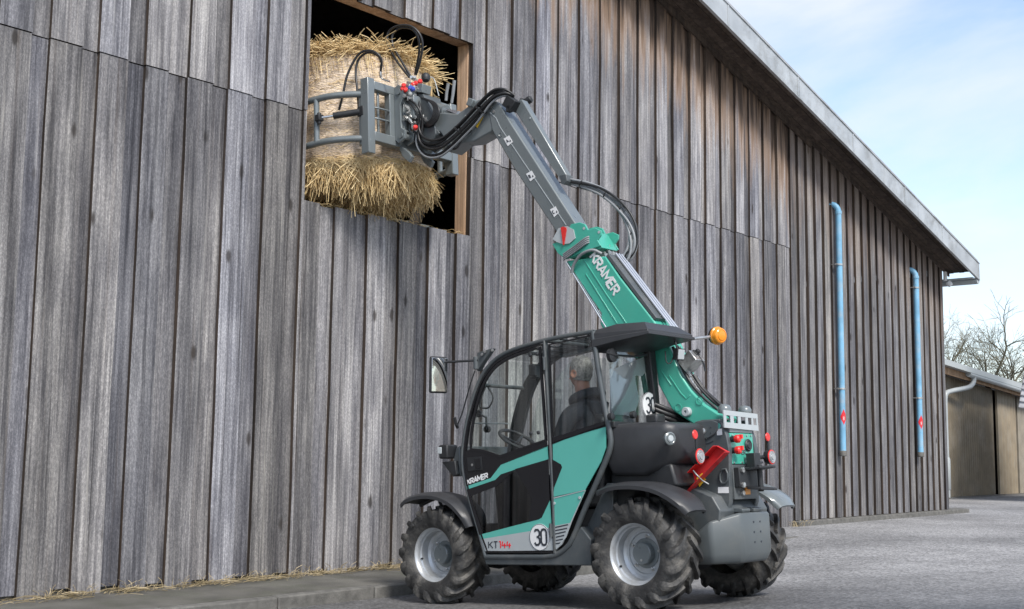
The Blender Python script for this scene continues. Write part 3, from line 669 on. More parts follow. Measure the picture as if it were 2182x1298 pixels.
# ---------------------------------------------------------------- loose straw and dry grass at the foot of the wall
def straws(bm, gen, count, r=.0022, seg=2):
    for _ in range(count):
        P = gen(); tube(bm, P, r*random.uniform(.7, 1.4), 3, cap=False)
random.seed(5)
bm = bm_new()
def gen():
    x = random.choice([random.uniform(3.2, 9.4), random.choice((4.7, 5.3, 5.9, 6.3, 6.6, 7.2, 7.9, 8.3)) + random.gauss(0, .16)]); y = 8.44 - abs(random.gauss(0, .09)); z = strip_z(x) + .012 + random.uniform(0, .03)
    a = random.gauss(0, .55); l = random.uniform(.05, .2); b = random.uniform(-.03, .12)
    return [(x, y, z), (x+math.cos(a)*l*.5, y+math.sin(a)*l*.5, z+abs(b)*l*.9+.006), (x+math.cos(a)*l, y+math.sin(a)*l, max(z, z+b*l))]
straws(bm, gen, 560, .0021)
def gen2():
    x = random.choice([random.uniform(4.6, 9.2), random.gauss(16.35, .12)]); y = 8.44 + random.uniform(-.07, .03); z = strip_z(min(x, 14)) + .005; a = random.uniform(0, 6.28); l = random.uniform(.04, .13)
    return [(x, y, z), (x+math.cos(a)*l*.25, y+math.sin(a)*l*.2, z+l*.6), (x+math.cos(a)*l*.7, y+math.sin(a)*l*.5, z+l*.8)]
straws(bm, gen2, 420, .0018)
o = obj('straw_litter', bm, 'drygrass', kind='stuff'); tag(o, 'thin line of dry straw and grass along the foot of the barn wall', 'straw')

# ================================================================ TELEHANDLER (local axes: x right, y forward, z up; nose a little down on the sloping yard)
MW = Matrix.Translation((7.742, 4.842, 0.164)) @ Euler((-0.0669, 0, -0.0078), 'XYZ').to_matrix().to_4x4()
T = thing('telehandler', 'green and grey compact telehandler with its boom raised to the loft hatch', 'telehandler', (0, .98, 0), MW)

# ---- wheels
def make_tyre():
    bm = bm_new()
    half = [(-.135, .212), (-.150, .222), (-.163, .25), (-.168, .285), (-.163, .318), (-.150, .342), (-.130, .352), (-.07, .359), (0, .361)]
    prof = [(r_, x) for x, r_ in half] + [(r_, -x) for x, r_ in half[:-1][::-1]]
    lathe(bm, prof, (0, 0, 0), (1, 0, 0), 72)
    rnd = random.Random(4); n = 17
    for side in (-1, 1):
        for k in range(n):
            th0 = 2*math.pi*(k + (0 if side < 0 else .5))/n
            st = []
            for u, rb, rt, w in ((.004, .352, .390, .030), (.045, .350, .391, .034), (.09, .345, .389, .038), (.130, .335, .384, .043), (.158, .318, .366, .046), (.170, .300, .338, .044), (.171, .286, .300, .036)):
                th = th0 + (.40*(u/.158)**.85 if u < .16 else .40 + (u-.158)*.6) + (0.05 if rb < .31 else 0)
                jx = side*u; sh = rnd.uniform(-.0015, .0015)
                pts = []
                for rr, wf in ((rb, 1.25), (rt+sh, .8)):
                    for sgn in (-1, 1):
                        a = th + sgn*w*wf/2/rr
                        pts.append(((jx + (side*.006 if rr == rt+sh and u > .15 else 0)), -rr*math.sin(a), rr*math.cos(a)))
                st.append([bm.verts.new(p) for p in (pts[0], pts[1], pts[3], pts[2])])
            for a, b in zip(st[:-1], st[1:]):
                for q in range(4): bm.faces.new((a[q], a[(q+1)%4], b[(q+1)%4], b[q]))
            bm.faces.new(st[0]); bm.faces.new(st[-1][::-1])
    return bm
def make_wheel(loc, rotz):
    bm = bm_new()
    lathe(bm, [(.206, -.116), (.2225, -.122), (.2235, -.128), (.219, -.131), (.210, -.124), (.200, -.108), (.196, -.085), (.186, -.078), (.182, -.045), (.181, -.015), (.168, -.008), (.160, .0), (.146, .002), (.140, .010), (.02, .012), (0, .012)], (0, 0, 0), (1, 0, 0), 56)
    w = obj('wheel', bm, 'silver', T, smooth=32); w.location = Vector(loc) - OFF[T]; w.rotation_euler = (0, 0, rotz)
    ty = obj('tyre', make_tyre(), 'rubber', w, smooth=35)
    bm = bm_new(); lathe(bm, [(.105, .012), (.105, .004), (.09, .002), (.078, .002), (.076, -.05), (.070, -.056), (.0, -.057)], (0, 0, 0), (1, 0, 0), 32); obj('hub', bm, 'bgrey', w, smooth=35)
    bm = bm_new()
    lathe(bm, [(.009, -.0571), (.009, -.060), (.0, -.060)], (0, .0, -.045), (1, 0, 0), 10); obj('oil_plug', bm, 'steel', w, smooth=30)
    for k in range(5):
        a = 2*math.pi*k/5 + .5
        bm = bm_new(); lathe(bm, [(.016, .012), (.016, .004), (.011, .003), (.011, -.012), (.006, -.016), (0, -.016)], (0, .118*math.cos(a), .118*math.sin(a)), (1, 0, 0), 6); obj('wheel_nut', bm, 'steel', w)
    bm = bm_new(); lathe(bm, [(.0, -.092), (.007, -.092), (.007, -.075), (.0, -.075)], (0, .16, -.085), (1, 0, 0), 8); obj('valve', bm, 'black', w)
    return w
wl = make_wheel((-.60, 0, .385), 0)
def copy_wheel(loc, rz, rx):
    c = copy_child(wl, T, Vector(loc) - OFF[T]); c.rotation_euler = (rx, 0, rz); return c
copy_wheel((-.60, 1.956, .385), 0, .31); copy_wheel((.60, 0, .385), math.pi, .5); copy_wheel((.60, 1.956, .385), math.pi, .15)
# axles, belly
for y in (0, 1.956):
    bm = bm_new(); cyl(bm, (-.52, y, .385), (.52, y, .385), .075, 16); lathe(bm, [(.0, -.16), (.14, -.12), (.16, 0), (.14, .12), (0, .16)], (.05, y, .385), (1, 0, 0), 16); obj('axle', bm, 'black', T, smooth=40)
bm = bm_new(); prismx(bm, [(-.30, .36), (-.30, .95), (.35, 1.0), (1.45, .62), (2.2, .60), (2.3, .45), (2.2, .33), (1.5, .30), (.4, .30)], -.20, .30); obj('chassis', bm, 'grey', T, bevel=.01)
bm = bm_new(); prismx(bm, [(.45, .34), (.45, .98), (1.2, .98), (1.45, .6), (1.45, .34)], .305, .70); obj('engine_cover', bm, 'grey', T, bevel=.03)
# ---- skirt below the cab and side plate before the rear wheel
bm = bm_new(); prismx(bm, [(1.456,0.377),(1.43,0.306),(0.415,0.303),(0.404,0.487),(0.492,0.581),(0.591,0.439),(0.703,0.379)], -.695, -.10); obj('cab_skirt', bm, 'grey', T, bevel=.008)
bm = bm_new(); prismx(bm, [(0.499,0.594),(0.507,0.388),(0.498,0.312),(0.406,0.302),(0.36,0.355),(0.271,0.584),(0.252,0.88),(0.311,0.883)], -.60, -.12); obj('side_plate', bm, 'grey', T, bevel=.008)
# ---- cab tube frame (left)
fr = [(1.432,0.366),(1.497,0.57),(1.568,0.769),(1.62,0.953),(1.645,1.101),(1.628,1.248),(1.585,1.412),(1.528,1.556),(1.456,1.698),(1.371,1.801),(1.254,1.881),(1.105,1.927),(0.937,1.952),(0.75,1.97),(0.523,1.978),(0.296,1.979)]
rr = [(0.296,1.979),(0.285,1.863),(0.251,1.586),(0.215,1.363),(0.187,1.21),(0.196,1.127),(0.244,1.03),(0.365,0.835),(0.469,0.671),(0.555,0.522),(0.621,0.439),(0.725,0.382),(0.838,0.366)]
bm = bm_new(); tube(bm, catmull([(-.690, y, z) for y, z in fr], 3), .017, 12); frame = obj('cab_frame', bm, 'grey', T, smooth=50)
bm = bm_new(); tube(bm, catmull([(-.690, y, z) for y, z in rr], 4) + [(-.690, fr[0][0], fr[0][1])], .021, 12); obj('rear_post', bm, 'grey', frame, smooth=50)
XR = -.13
bm = bm_new(); tube(bm, catmull([(XR, y, z) for y, z in fr], 3), .019, 10); obj('inner_frame', bm, 'black', frame, smooth=50)
bm = bm_new(); tube(bm, catmull([(XR, y, z) for y, z in rr], 4) + [(XR, fr[0][0], fr[0][1])], .019, 10); obj('inner_frame', bm, 'black', frame, smooth=50)
# wide black pillar at the far front corner and far side shell
bm = bm_new(); ribbon(bm, [tuple(v) for v in catmull([(1.574,1.194),(1.491,1.419),(1.409,1.625),(1.3,1.788),(1.15,1.907),(0.952,1.973),(0.729,1.993)], 4)], .085, XR-.035, XR+.0); obj('far_pillar', bm, 'black', frame)
bm = bm_new(); prismx(bm, [(.26, .42), (.20, 1.05), (.5, 1.02), (.9, .88), (1.5, .82), (1.45, .42)], XR-.02, XR+.02); obj('far_side_panel', bm, 'black', frame)
# cross members
for q in [fr[i] for i in (0, 4, 8, 11, 13, 15)] + [(rr[4][0]+.02, rr[4][1])]:
    bm = bm_new(); tube(bm, [(-.69, *q), (XR, *q)], .016, 10); obj('cross_bar', bm, 'grey', frame, smooth=50)
# roof grille bars (seen through the glass)
for k in range(7):
    t = (k+.5)/7; i0 = 11 + t*4; i = int(i0); f = i0 - i; y = fr[i][0]*(1-f) + fr[min(i+1, 15)][0]*f; z = fr[i][1]*(1-f) + fr[min(i+1, 15)][1]*f
    bm = bm_new(); cyl(bm, (-.67, y, z-.012), (-.15, y, z-.012), .007, 8); obj('roof_bar', bm, 'black', frame, smooth=50)
bm = bm_new()
prof = [(fr[i][0], fr[i][1]) for i in range(10, 16)]
for (a, b) in zip(prof[:-1], prof[1:]):
    v = [bm.verts.new(p) for p in ((-.68, a[0], a[1]+.004), (-.68, b[0], b[1]+.004), (-.14, b[0], b[1]+.004), (-.14, a[0], a[1]+.004))]; bm.faces.new(v)
obj('roof_glass', bm, 'dglass', frame)
# windscreen: bowed sheet between the two front tubes
bm = bm_new(); prof = [tuple(v) for v in catmull([(y, z) for y, z in fr[3:11]], 3)]; rows = []
for k in range(9):
    u = k/8; x = -.672 + .525*u; b_ = .05*math.sin(math.pi*u)
    rows.append([bm.verts.new((x, y + b_ + .006, z)) for y, z in prof])
for a, b in zip(rows[:-1], rows[1:]):
    for i in range(len(prof)-1): bm.faces.new((a[i], a[i+1], b[i+1], b[i]))
obj('windscreen', bm, 'glass', frame, smooth=70)
bm = bm_new(); prismx(bm, [(.62, .95), (.45, 1.85), (.95, 1.87), (1.3, 1.6), (1.5, 1.1), (1.2, .95)], XR-.004, XR+.004); obj('far_window', bm, 'glass', frame)
# wiper on the windscreen
bm = bm_new(); tube(bm, [(-0.62,1.754,1.407),(-0.6,1.717,1.499),(-0.57,1.641,1.74),(-0.55,1.609,1.834)], .006, 6); tube(bm, [(-0.66,1.75,1.462),(-0.64,1.751,1.406),(-0.62,1.755,1.381)], .013, 8); obj('wiper', bm, 'black', frame)

# ---- door (front half of the left side)
DX = -.700
dpath = [(1.397,0.405),(1.472,0.569),(1.543,0.769),(1.591,0.934),(1.615,1.081),(1.598,1.246),(1.555,1.409),(1.498,1.546),(1.427,1.684),(1.348,1.773),(1.235,1.853),(1.087,1.9),(0.929,1.926),(0.765,1.943)]
dfull = [tuple(v) for v in catmull(dpath, 4)] + [(0.747,1.526),(0.741,1.142),(0.739,0.694),(0.742,0.399)]
bm = bm_new(); ribbon(bm, dfull, .014, DX-.008, DX+.02, closed=True); door = obj('door', bm, 'gloss', T)
win = [(1.544,1.195),(1.528,1.334),(1.486,1.478),(1.43,1.61),(1.365,1.719),(1.282,1.799),(1.172,1.854),(1.035,1.887),(0.798,1.922),(0.777,1.22),(1.236,1.123),(1.415,1.177)]
wpath = [tuple(v) for v in catmull(win[:9], 3)] + win[9:]
bm = bm_new(); prismx(bm, wpath, DX-.002, DX+.003); obj('door_window', bm, 'glass', door)
bm = bm_new(); ribbon(bm, wpath, .022, DX-.006, DX+.008, closed=True); obj('window_border', bm, 'gloss', door)
def decal(name, pts, m, lift, parent, th=.0015): 
    bm = bm_new(); prismx(bm, pts, DX-lift-th, DX-lift); return obj(name, bm, m, parent)
decal('handle_panel', [(1.6,1.18),(1.544,1.199),(1.415,1.177),(1.236,1.123),(0.768,1.22),(0.762,1.167),(1.23,1.058),(1.341,0.963),(1.607,0.909),(1.62,1.081)], 'gloss', 0, door, .004)
decal('stripe', [(1.607,0.909),(1.341,0.963),(1.235,1.059),(0.762,1.174),(0.758,1.077),(1.233,0.987),(1.293,0.947),(1.603,0.883)], 'greenfilm', 0, door, .004)
decal('lower_window', [(1.603,0.883),(1.293,0.947),(1.233,0.987),(0.758,1.077),(0.761,0.774),(0.844,0.652),(0.877,0.639),(1.479,0.534),(1.549,0.733)], 'pglass', 0, door, .003)
decal('lower_window_border', [(1.089,1.02),(0.758,1.077),(0.761,0.774),(0.844,0.652),(0.877,0.639),(0.969,0.624),(0.932,0.803)], 'gloss', .004, door, .002)
decal('lower_window_border', [(1.603,0.883),(1.293,0.947),(1.233,0.987),(1.089,1.016),(1.276,0.9),(1.56,0.831),(1.439,0.544),(1.479,0.534),(1.549,0.733)], 'gloss', .004, door, .002)
decal('stripe', [(1.479,0.534),(0.877,0.639),(0.844,0.652),(0.761,0.774),(0.754,0.579),(0.959,0.555),(1.461,0.501)], 'greenfilm', 0, door, .004)
decal('sill_panel', [(1.461,0.501),(0.959,0.555),(0.754,0.579),(0.75,0.413),(1.426,0.409)], 'silverfilm', 0, door, .004)
# door pull: recessed tray with a dark lever
q = [(1.577,1.134),(1.427,1.134),(1.421,1.032),(1.572,1.028)]
decal('handle_tray', q, 'black', .0045, door, .006)
decal('handle_lever', [(1.492,1.119),(1.442,1.12),(1.436,1.043),(1.486,1.042)], 'gloss', .011, door, .004)
bm = bm_new(); c = [(1.525,1.073)][0]; lathe(bm, [(.010, 0), (.010, .004), (0, .005)], (-.7105, *c), (-1, 0, 0), 12); obj('lock', bm, 'steel', door)
# lettering on the door
a, b = [(1.586,0.923),(1.35,0.971)]; ux = Vector((0, b[0]-a[0], b[1]-a[1])); ux.normalize(); uy = Vector((0, -ux.z, ux.y)); uy = uy if uy.z > 0 else -uy
bm = bm_new(); wd = letters(bm, 'KRAMER', (-.7042, *a), ux, (0, .12, 1), (-1, 0, 0), .036, .0095, .93, .22, .10); obj('maker_lettering', bm, 'white', door)
a, b = [(1.385,0.433),(1.076,0.431)]
bm = bm_new(); wk = letters(bm, 'KT', (-.7042, *a), (0, -1, 0), (0, 0, 1), (-1, 0, 0), .048, .0075, 1.0, .30); obj('model_lettering', bm, 'darkprint', door)
bm = bm_new(); letters(bm, '144', (-.7042, a[0]-wk-.0, a[1]), (0, -1, 0), (0, 0, 1), (-1, 0, 0), .048, .0085, 1.0, .28); obj('model_number_lettering', bm, 'redprint', door)
def disc30(parent, c, axis, up, right, r, h):
    c, axis, up, right = Vector(c), Vector(axis), Vector(up), Vector(right)
    bm = bm_new(); lathe(bm, [(r, 0), (r, .003), (0, .003)], c, axis, 40); d = obj('speed_disc', bm, 'white', parent)
    bm = bm_new(); lathe(bm, [(r*.985, .0031), (r*.985, .0042), (r*.955, .0042), (r*.955, .0031)], c, axis, 40); obj('disc_ring', bm, 'darkprint', d)
    bm = bm_new(); letters(bm, '30', c + axis*.0031 - up*(h/2) - right*(h*.42), right, up, axis, h, h*.135, .72, .13); obj('disc_number', bm, 'darkprint', d)
c = [(0.87,0.509)][0]; disc30(door, (-.7045, *c), (-1, 0, 0), (0, 0, 1), (0, -1, 0), .098, .115)
# hinges and window knobs
for q in [(0.746,1.791),(0.751,0.558)]:
    bm = bm_new(); box(bm, (DX-.022, q[0]-.012, q[1]-.045), (DX-.004, q[0]+.012, q[1]+.045)); cyl(bm, (DX-.02, q[0], q[1]-.05), (DX-.02, q[0], q[1]+.05), .009, 10); obj('hinge', bm, 'grey', door, smooth=40)
for q in [(0.89,1.871),(0.824,1.871),(0.916,1.278),(0.842,1.28)]:
    bm = bm_new(); lathe(bm, [(.015, 0), (.015, .006), (.009, .012), (0, .013)], (DX-.004, *q), (-1, 0, 0), 14); obj('glass_bolt', bm, 'black', door, smooth=40)
# inside door handle loop and knobs seen through the glass
bm = bm_new(); lp = [tuple(v) for v in catmull([(1.348,1.682),(1.374,1.67),(1.346,1.634),(1.328,1.577),(1.371,1.515),(1.431,1.512),(1.47,1.53),(1.441,1.617),(1.403,1.676)], 3)]
tube(bm, [(-.66, y, z) for y, z in lp], .007, 8); q = [(1.483,1.472),(1.404,1.344)]; lathe(bm, [(.03, 0), (.03, .02), (0, .025)], (-.67, *q[0]), (1, 0, 0), 14); lathe(bm, [(.026, 0), (.026, .03), (0, .035)], (-.67, *q[1]), (1, 0, 0), 14)
tube(bm, [(-.66, *q[0]), (-.66, *[(1.405,1.436)][0]), (-.66, *q[1])], .009, 8); obj('inside_handle', bm, 'black', door, smooth=50)
bm = bm_new(); a, b = [(1.547,1.402),(1.182,1.373)]; tube(bm, [(-.66, *a), (-.66, *b)], .006, 8); obj('grab_bar', bm, 'ghose', door, smooth=50)

# ---- centre post and rear quarter
bm = bm_new(); ribbon(bm, [(0.75,1.966),(0.738,1.525),(0.732,1.141),(0.73,0.694),(0.734,0.389)], .018, DX-.014, DX+.03); obj('centre_post', bm, 'grey', frame, bevel=.004)
qt = bm_new(); prismx(qt, [(0.707,1.922),(0.315,1.946),(0.291,1.847),(0.22,1.286),(0.711,1.192)], DX-.001, DX+.003); obj('quarter_window', qt, 'dglass', frame)
qf = bm_new(); ribbon(qf, [(0.706,1.929),(0.315,1.95),(0.291,1.847),(0.215,1.292),(0.711,1.195)], .016, DX-.005, DX+.006, closed=True); obj('quarter_window_border', qf, 'gloss', frame)
qp = bm_new(); prismx(qp, [(0.711,1.192),(0.215,1.285),(0.225,1.129),(0.277,1.031),(0.429,0.84),(0.724,0.8)], DX-.003, DX+.004); quarter = obj('quarter_panel', qp, 'greenfilm', T)
decal('quarter_print', [(0.722,1.075),(0.64,1.033),(0.632,1.012),(0.642,0.992),(0.716,0.865),(0.723,0.824)], 'gloss', .0035, quarter)
decal('quarter_print', [(0.709,1.233),(0.217,1.322),(0.216,1.279),(0.478,1.242),(0.711,1.185)], 'gloss', .0035, quarter)
hp = bm_new(); prismx(hp, [(0.725,0.79),(0.425,0.837),(0.572,0.609),(0.727,0.589)], DX-.004, DX+.004); hatch = obj('service_flap', hp, 'greenfilm', quarter)
bm = bm_new(); ribbon(bm, [(0.725,0.79),(0.425,0.837),(0.567,0.616),(0.626,0.506),(0.719,0.423)], .008, DX-.0065, DX-.002); obj('flap_edge', bm, 'lgrey', hatch)
vp_ = bm_new(); prismx(vp_, [(0.727,0.589),(0.572,0.609),(0.626,0.509),(0.664,0.456),(0.723,0.416)], DX-.004, DX+.004); vent = obj('vent_panel', vp_, 'silverfilm', quarter)
for a, b in (([(0.719,0.578),(0.599,0.596)]), ([(0.72,0.555),(0.609,0.57)]), ([(0.721,0.531),(0.624,0.546)]), ([(0.718,0.507),(0.638,0.52)]), ([(0.72,0.483),(0.653,0.493)]), ([(0.721,0.46),(0.672,0.466)])):
    bm = bm_new(); ribbon(bm, [a, b], .009, DX-.0055, DX-.003); obj('vent_slot', bm, 'darkprint', vent)
for q in [(0.718,0.752),(0.479,0.785)]:
    bm = bm_new(); lathe(bm, [(.011, 0), (.011, .005), (.006, .006), (0, .003)], (DX-.0045, *q), (-1, 0, 0), 12); obj('flap_lock', bm, 'lgrey', hatch)

# ---- roof visor
bm = bm_new()
rim = [(-.712, .30), (-.70, .10), (-.665, -.175), (-.07, -.175), (-.115, .30)]
zb = [1.862, 1.885, 1.912, 1.912, 1.868]; zt = [1.962, 1.955, 1.948, 1.948, 1.965]
ins = [(-.68, .33), (-.66, .10), (-.60, -.10), (-.18, -.10), (-.15, .33)]; zz = [1.985, 2.015, 2.01, 2.01, 1.99]
inb = [(-.66, .30), (-.64, .10), (-.60, -.08), (-.18, -.08), (-.16, .30)]
b0 = [bm.verts.new((x, y, z)) for (x, y), z in zip(rim, zb)]; b1 = [bm.verts.new((x, y, z)) for (x, y), z in zip(rim, [a*.45+c*.55 for a, c in zip(zb, zt)])]
b1b = [bm.verts.new((x*.985-.006, y+.012, z)) for (x, y), z in zip(rim, [a*.40+c*.60 for a, c in zip(zb, zt)])]; b2 = [bm.verts.new((x*.985-.006, y+.012, z)) for (x, y), z in zip(rim, zt)]
b3 = [bm.verts.new((x, y, z)) for (x, y), z in zip(ins, zz)]; b4 = [bm.verts.new((x, y, z-.035)) for (x, y), z in zip(inb, zb)]
for A, B in ((b0, b1), (b1, b1b), (b1b, b2), (b2, b3), (b4, b0)):
    for i in range(5): bm.faces.new((A[i], A[(i+1)%5], B[(i+1)%5], B[i]))
bm.faces.new(b3); bm.faces.new(b4[::-1]); visor = obj('roof_visor', bm, 'tank', T, bevel=.008)
bm = bm_new(); prismx(bm, [(.30, 1.95), (1.0, 1.90), (1.02, 1.915), (.30, 1.985)], -.20, -.13); obj('roof_rail', bm, 'grey', frame)
# beacon
bm = bm_new(); a, b = [(-0.072,-0.17,1.921),(0.105,-0.2,1.945)]; tube(bm, [a, b], .012, 10); beac = obj('beacon_arm', bm, 'steel', visor, smooth=50)
c = Vector([(0.186,-0.2,1.959)][0]); ax = (-.28, -.94, -.12)
bm = bm_new(); lathe(bm, [(0, -.035), (.045, -.03), (.062, -.012), (.064, .012)], c, ax, 28); obj('beacon_base', bm, 'black', visor, smooth=40)
M['amber'] = mat('amber_lens', (.78, .27, .012), .22, coat=.4, var=.06, vscale=30)
bm = bm_new(); lathe(bm, [(.064, .012), (.069, .016), (.069, .032), (.064, .036), (.063, .05), (.056, .066), (.047, .072), (.045, .069), (.037, .071), (.034, .076), (.0, .082)], c, ax, 36); obj('beacon_lens', bm, 'amber', visor, smooth=25)
# work lamp under the visor
bm = bm_new(); c = Vector([(-0.273,-0.16,1.792)][0]); rt = Euler((R(12), 0, R(-12))).to_matrix().to_4x4(); cbox(bm, c, (.075, .045, .085), rt); cyl(bm, c + Vector((0, .01, .04)), c + Vector((.0, .03, .12)), .008, 8)
tube(bm, catmull([(-0.215,-0.1,1.838),(-0.318,-0.12,1.735),(-0.349,-0.1,1.735),(-0.298,-0.06,1.826)], 4), .005, 6); wlm = obj('work_lamp', bm, 'black', visor, bevel=.006)
bm = bm_new(); cbox(bm, c + rt.to_3x3() @ Vector((0, -.026, 0)), (.062, .006, .072), rt); obj('lamp_lens', bm, 'lgrey', wlm, bevel=.004)

# ---- rear window, far rear pillar, sheet, disc
RY = .17
bm = bm_new(); box(bm, (-.685, RY-.003, 1.31), (-.14, RY+.003, 1.87)); obj('rear_window', bm, 'glass', frame)
bm = bm_new(); prismy(bm, [(-.215, 1.88), (-.145, 1.30), (-.095, 1.30), (-.125, 1.88)], RY-.03, RY+.03); obj('rear_far_pillar', bm, 'black', frame, bevel=.01)
bm = bm_new(); box(bm, (-.69, RY-.02, 1.27), (-.10, RY+.02, 1.315)); obj('window_sill', bm, 'black', frame, bevel=.006)
sh = [(0.556,1.67),(0.505,1.76),(0.392,1.788),(0.18,1.83),(0.165,1.747),(0.255,1.677),(0.324,1.691),(0.305,1.582),(0.293,1.502),(0.355,1.361),(0.575,1.378)]
bm = bm_new(); poly3(bm, [(-.160, y, z) for y, z in sh], [(-.157, y, z) for y, z in sh]); obj('window_sheet', bm, 'film', frame, label='pale sheet behind the rear cab window')
c = [(-0.219,0.15,1.446)][0]; disc30(frame, (c[0], RY-.012, c[2]), (0, -1, 0), (0, 0, 1), (1, 0, 0), .098, .115)
for q in [(-0.731,0.13,1.345),(-0.459,0.13,1.367)]:
    bm = bm_new(); lathe(bm, [(.026, 0), (.028, .015), (.026, .035), (.012, .04), (0, .04)], (q[0], RY-.01, q[2]), (0, -1, 0), 16); obj('window_knob', bm, 'black', frame, smooth=40)
bm = bm_new(); tube(bm, [(-0.752,0.14,1.802),(-0.678,0.12,1.788),(-0.445,0.12,1.794),(-0.274,0.12,1.819)], .008, 8); lathe(bm, [(.05, 0), (.05, .03), (0, .04)], [(-0.681,0.16,1.789)][0], (0, -1, 0), 18); obj('rear_wiper', bm, 'black', frame)
bm = bm_new(); c = [(-0.264,0.08,1.338)][0]; cbox(bm, (c[0], c[1], c[2]), (.12, .10, .07)); obj('filler_cap', bm, 'tank', frame, bevel=.015)

# ---- tank behind the cab
bm = bm_new()
secs = [(.26, [(-.60, .93), (-.665, 1.02), (-.675, 1.26), (-.655, 1.30), (-.16, 1.30), (-.16, .93)]),
        (-.02, [(-.60, .92), (-.665, 1.03), (-.675, 1.25), (-.655, 1.295), (-.16, 1.295), (-.16, .92)]),
        (-.24, [(-.52, 1.0), (-.615, 1.10), (-.645, 1.24), (-.625, 1.285), (-.16, 1.285), (-.16, 1.0)]),
        (-.30, [(-.47, 1.04), (-.56, 1.12), (-.59, 1.22), (-.57, 1.265), (-.16, 1.27), (-.16, 1.03)])]
rg = [[bm.verts.new((x, y, z)) for x, z in s] for y, s in secs]
for a, b in zip(rg[:-1], rg[1:]):
    for i in range(6): bm.faces.new((a[i], a[(i+1)%6], b[(i+1)%6], b[i]))
bm.faces.new(rg[0]); bm.faces.new(rg[-1][::-1]); tank = obj('tank', bm, 'tank', T, bevel=.03, bseg=3)
c = [(-0.666,-0.3,1.163)][0]; bm = bm_new(); lathe(bm, [(.042, -.02), (.046, .006), (.036, .012), (.030, .008), (.028, .013), (0, .013)], c, (-.35, -.93, 0), 24); obj('tank_light', bm, 'bgrey', tank, smooth=30)
bm = bm_new(); lathe(bm, [(.022, .0135), (.018, .017), (0, .017)], c, (-.35, -.93, 0), 16); obj('tank_light_lens', bm, 'lgrey', tank)
# dark bay under the tank, over the axle
bm = bm_new(); prismx(bm, [(.36, .55), (.30, 1.0), (-.22, 1.0), (-.26, .84), (-.1, .82), (.1, .8), (.28, .62)], -.55, -.16); obj('engine_bay', bm, 'black', T, bevel=.02)
# ---- mudguards
def mudguard(name, path, x0, x1, mir=1):
    bm = bm_new(); P = [Vector((0, y, z)) for y, z in path]; P = catmull(P, 4); n = len(P); rows = []
    for i, p in enumerate(P):
        d = (P[min(i+1, n-1)] - P[max(i-1, 0)]).normalized(); nn = Vector((0, -d.z, d.y)); nn = nn if nn.z > 0 else -nn
        tp = 1 - .28*max(0, (i/(n-1) - .72)/.28)**2 - .22*max(0, (.2 - i/(n-1))/.2)**2; xm = (x0+x1)/2; hw = (x1-x0)/2*tp
        sec = [(-hw, -.042), (-hw*1.0, -.016), (-hw*.88, .0), (-hw*.4, .012), (hw*.4, .012), (hw*.88, .0), (hw, -.016), (hw, -.042), (hw-.012, -.039), (hw-.014, -.016), (0, -.004), (-hw+.014, -.016), (-hw+.012, -.039)]
        rows.append([bm.verts.new((mir*(xm+sx), p.y + nn.y*sz, p.z + nn.z*sz)) for sx, sz in sec])
    m_ = len(rows[0])
    for a, b in zip(rows[:-1], rows[1:]):
        for k in range(m_): bm.faces.new((a[k], a[(k+1)%m_], b[(k+1)%m_], b[k]))
    bm.faces.new(rows[0][::-1]); bm.faces.new(rows[-1])
    return obj(name, bm, 'tank' if mir > 0 else 'bgrey', T, smooth=45)
rp_ = [(.30, .83), (.16, .865), (.0, .872), (-.15, .855), (-.28, .815), (-.40, .745), (-.47, .665)]
mudguard('mudguard', rp_, -.79, -.47); mudguard('mudguard', rp_, -.79, -.47, -1)
fp_ = [(2.33, .80), (2.22, .845), (2.08, .868), (1.92, .862), (1.78, .825), (1.68, .77), (1.60, .69), (1.56, .60)]
mudguard('mudguard', fp_, -.77, -.47); mudguard('mudguard', fp_, -.77, -.47, -1)
for s in (-1, 1):
    for a, b in (((s*.5, 0, .46), (s*.63, -.06, .85)), ((s*.5, 1.95, .46), (s*.62, 2.0, .85))):
        bm = bm_new(); cyl(bm, a, b, .014, 8); obj('mudguard_stay', bm, 'black', T)

# ---- rear frame: two plates with the boom between them
pl = [(-0.204,1.278),(-0.222,1.297),(-0.282,1.306),(-0.423,1.302),(-0.439,1.264),(-0.472,1.185),(-0.487,1.085),(-0.466,0.712),(-0.414,0.586),(-0.253,0.49),(-0.12,0.558),(-0.011,0.729),(-0.003,0.898),(-0.093,1.013),(-0.153,1.128)]
bm = bm_new(); prismx(bm, pl, -.205, -.16); rf = obj('rear_frame', bm, 'grey', T, bevel=.006)
bm = bm_new(); prismx(bm, pl, .16, .205); obj('rear_frame_plate', bm, 'grey', rf, bevel=.006)
bm = bm_new(); prismx(bm, [(-0.223,1.266),(-0.257,1.298),(-0.375,1.296),(-0.417,1.279),(-0.413,1.229),(-0.383,1.195),(-0.326,1.168),(-0.267,1.165),(-0.229,1.191)], -.219, -.206); cov = obj('pivot_cover', bm, 'grey', rf, bevel=.006)
c = [(-0.289,1.224)][0]; bm = bm_new(); lathe(bm, [(.024, 0), (.024, .008), (.016, .012), (0, .012)], (-.219, *c), (-1, 0, 0), 20); obj('pivot_pin', bm, 'steel', cov, smooth=30)
for q in [(-0.357,1.246),(-0.354,1.206)]:
    bm = bm_new(); lathe(bm, [(.004, 0), (.004, .003), (0, .003)], (-.219, *q), (-1, 0, 0), 8); obj('bolt', bm, 'darkprint', cov)
bm = bm_new(); prismx(bm, [(-0.398,1.234),(-0.441,1.231),(-0.441,1.187),(-0.398,1.187)], -.208, -.206); obj('label_sticker', bm, 'white', rf)
bm = bm_new(); lathe(bm, [(.022, 0), (.022, .004), (0, .004)], (-.206, *[(-0.411,1.253)][0]), (-1, 0, 0), 16); obj('label_sticker', bm, 'greenfilm', rf)
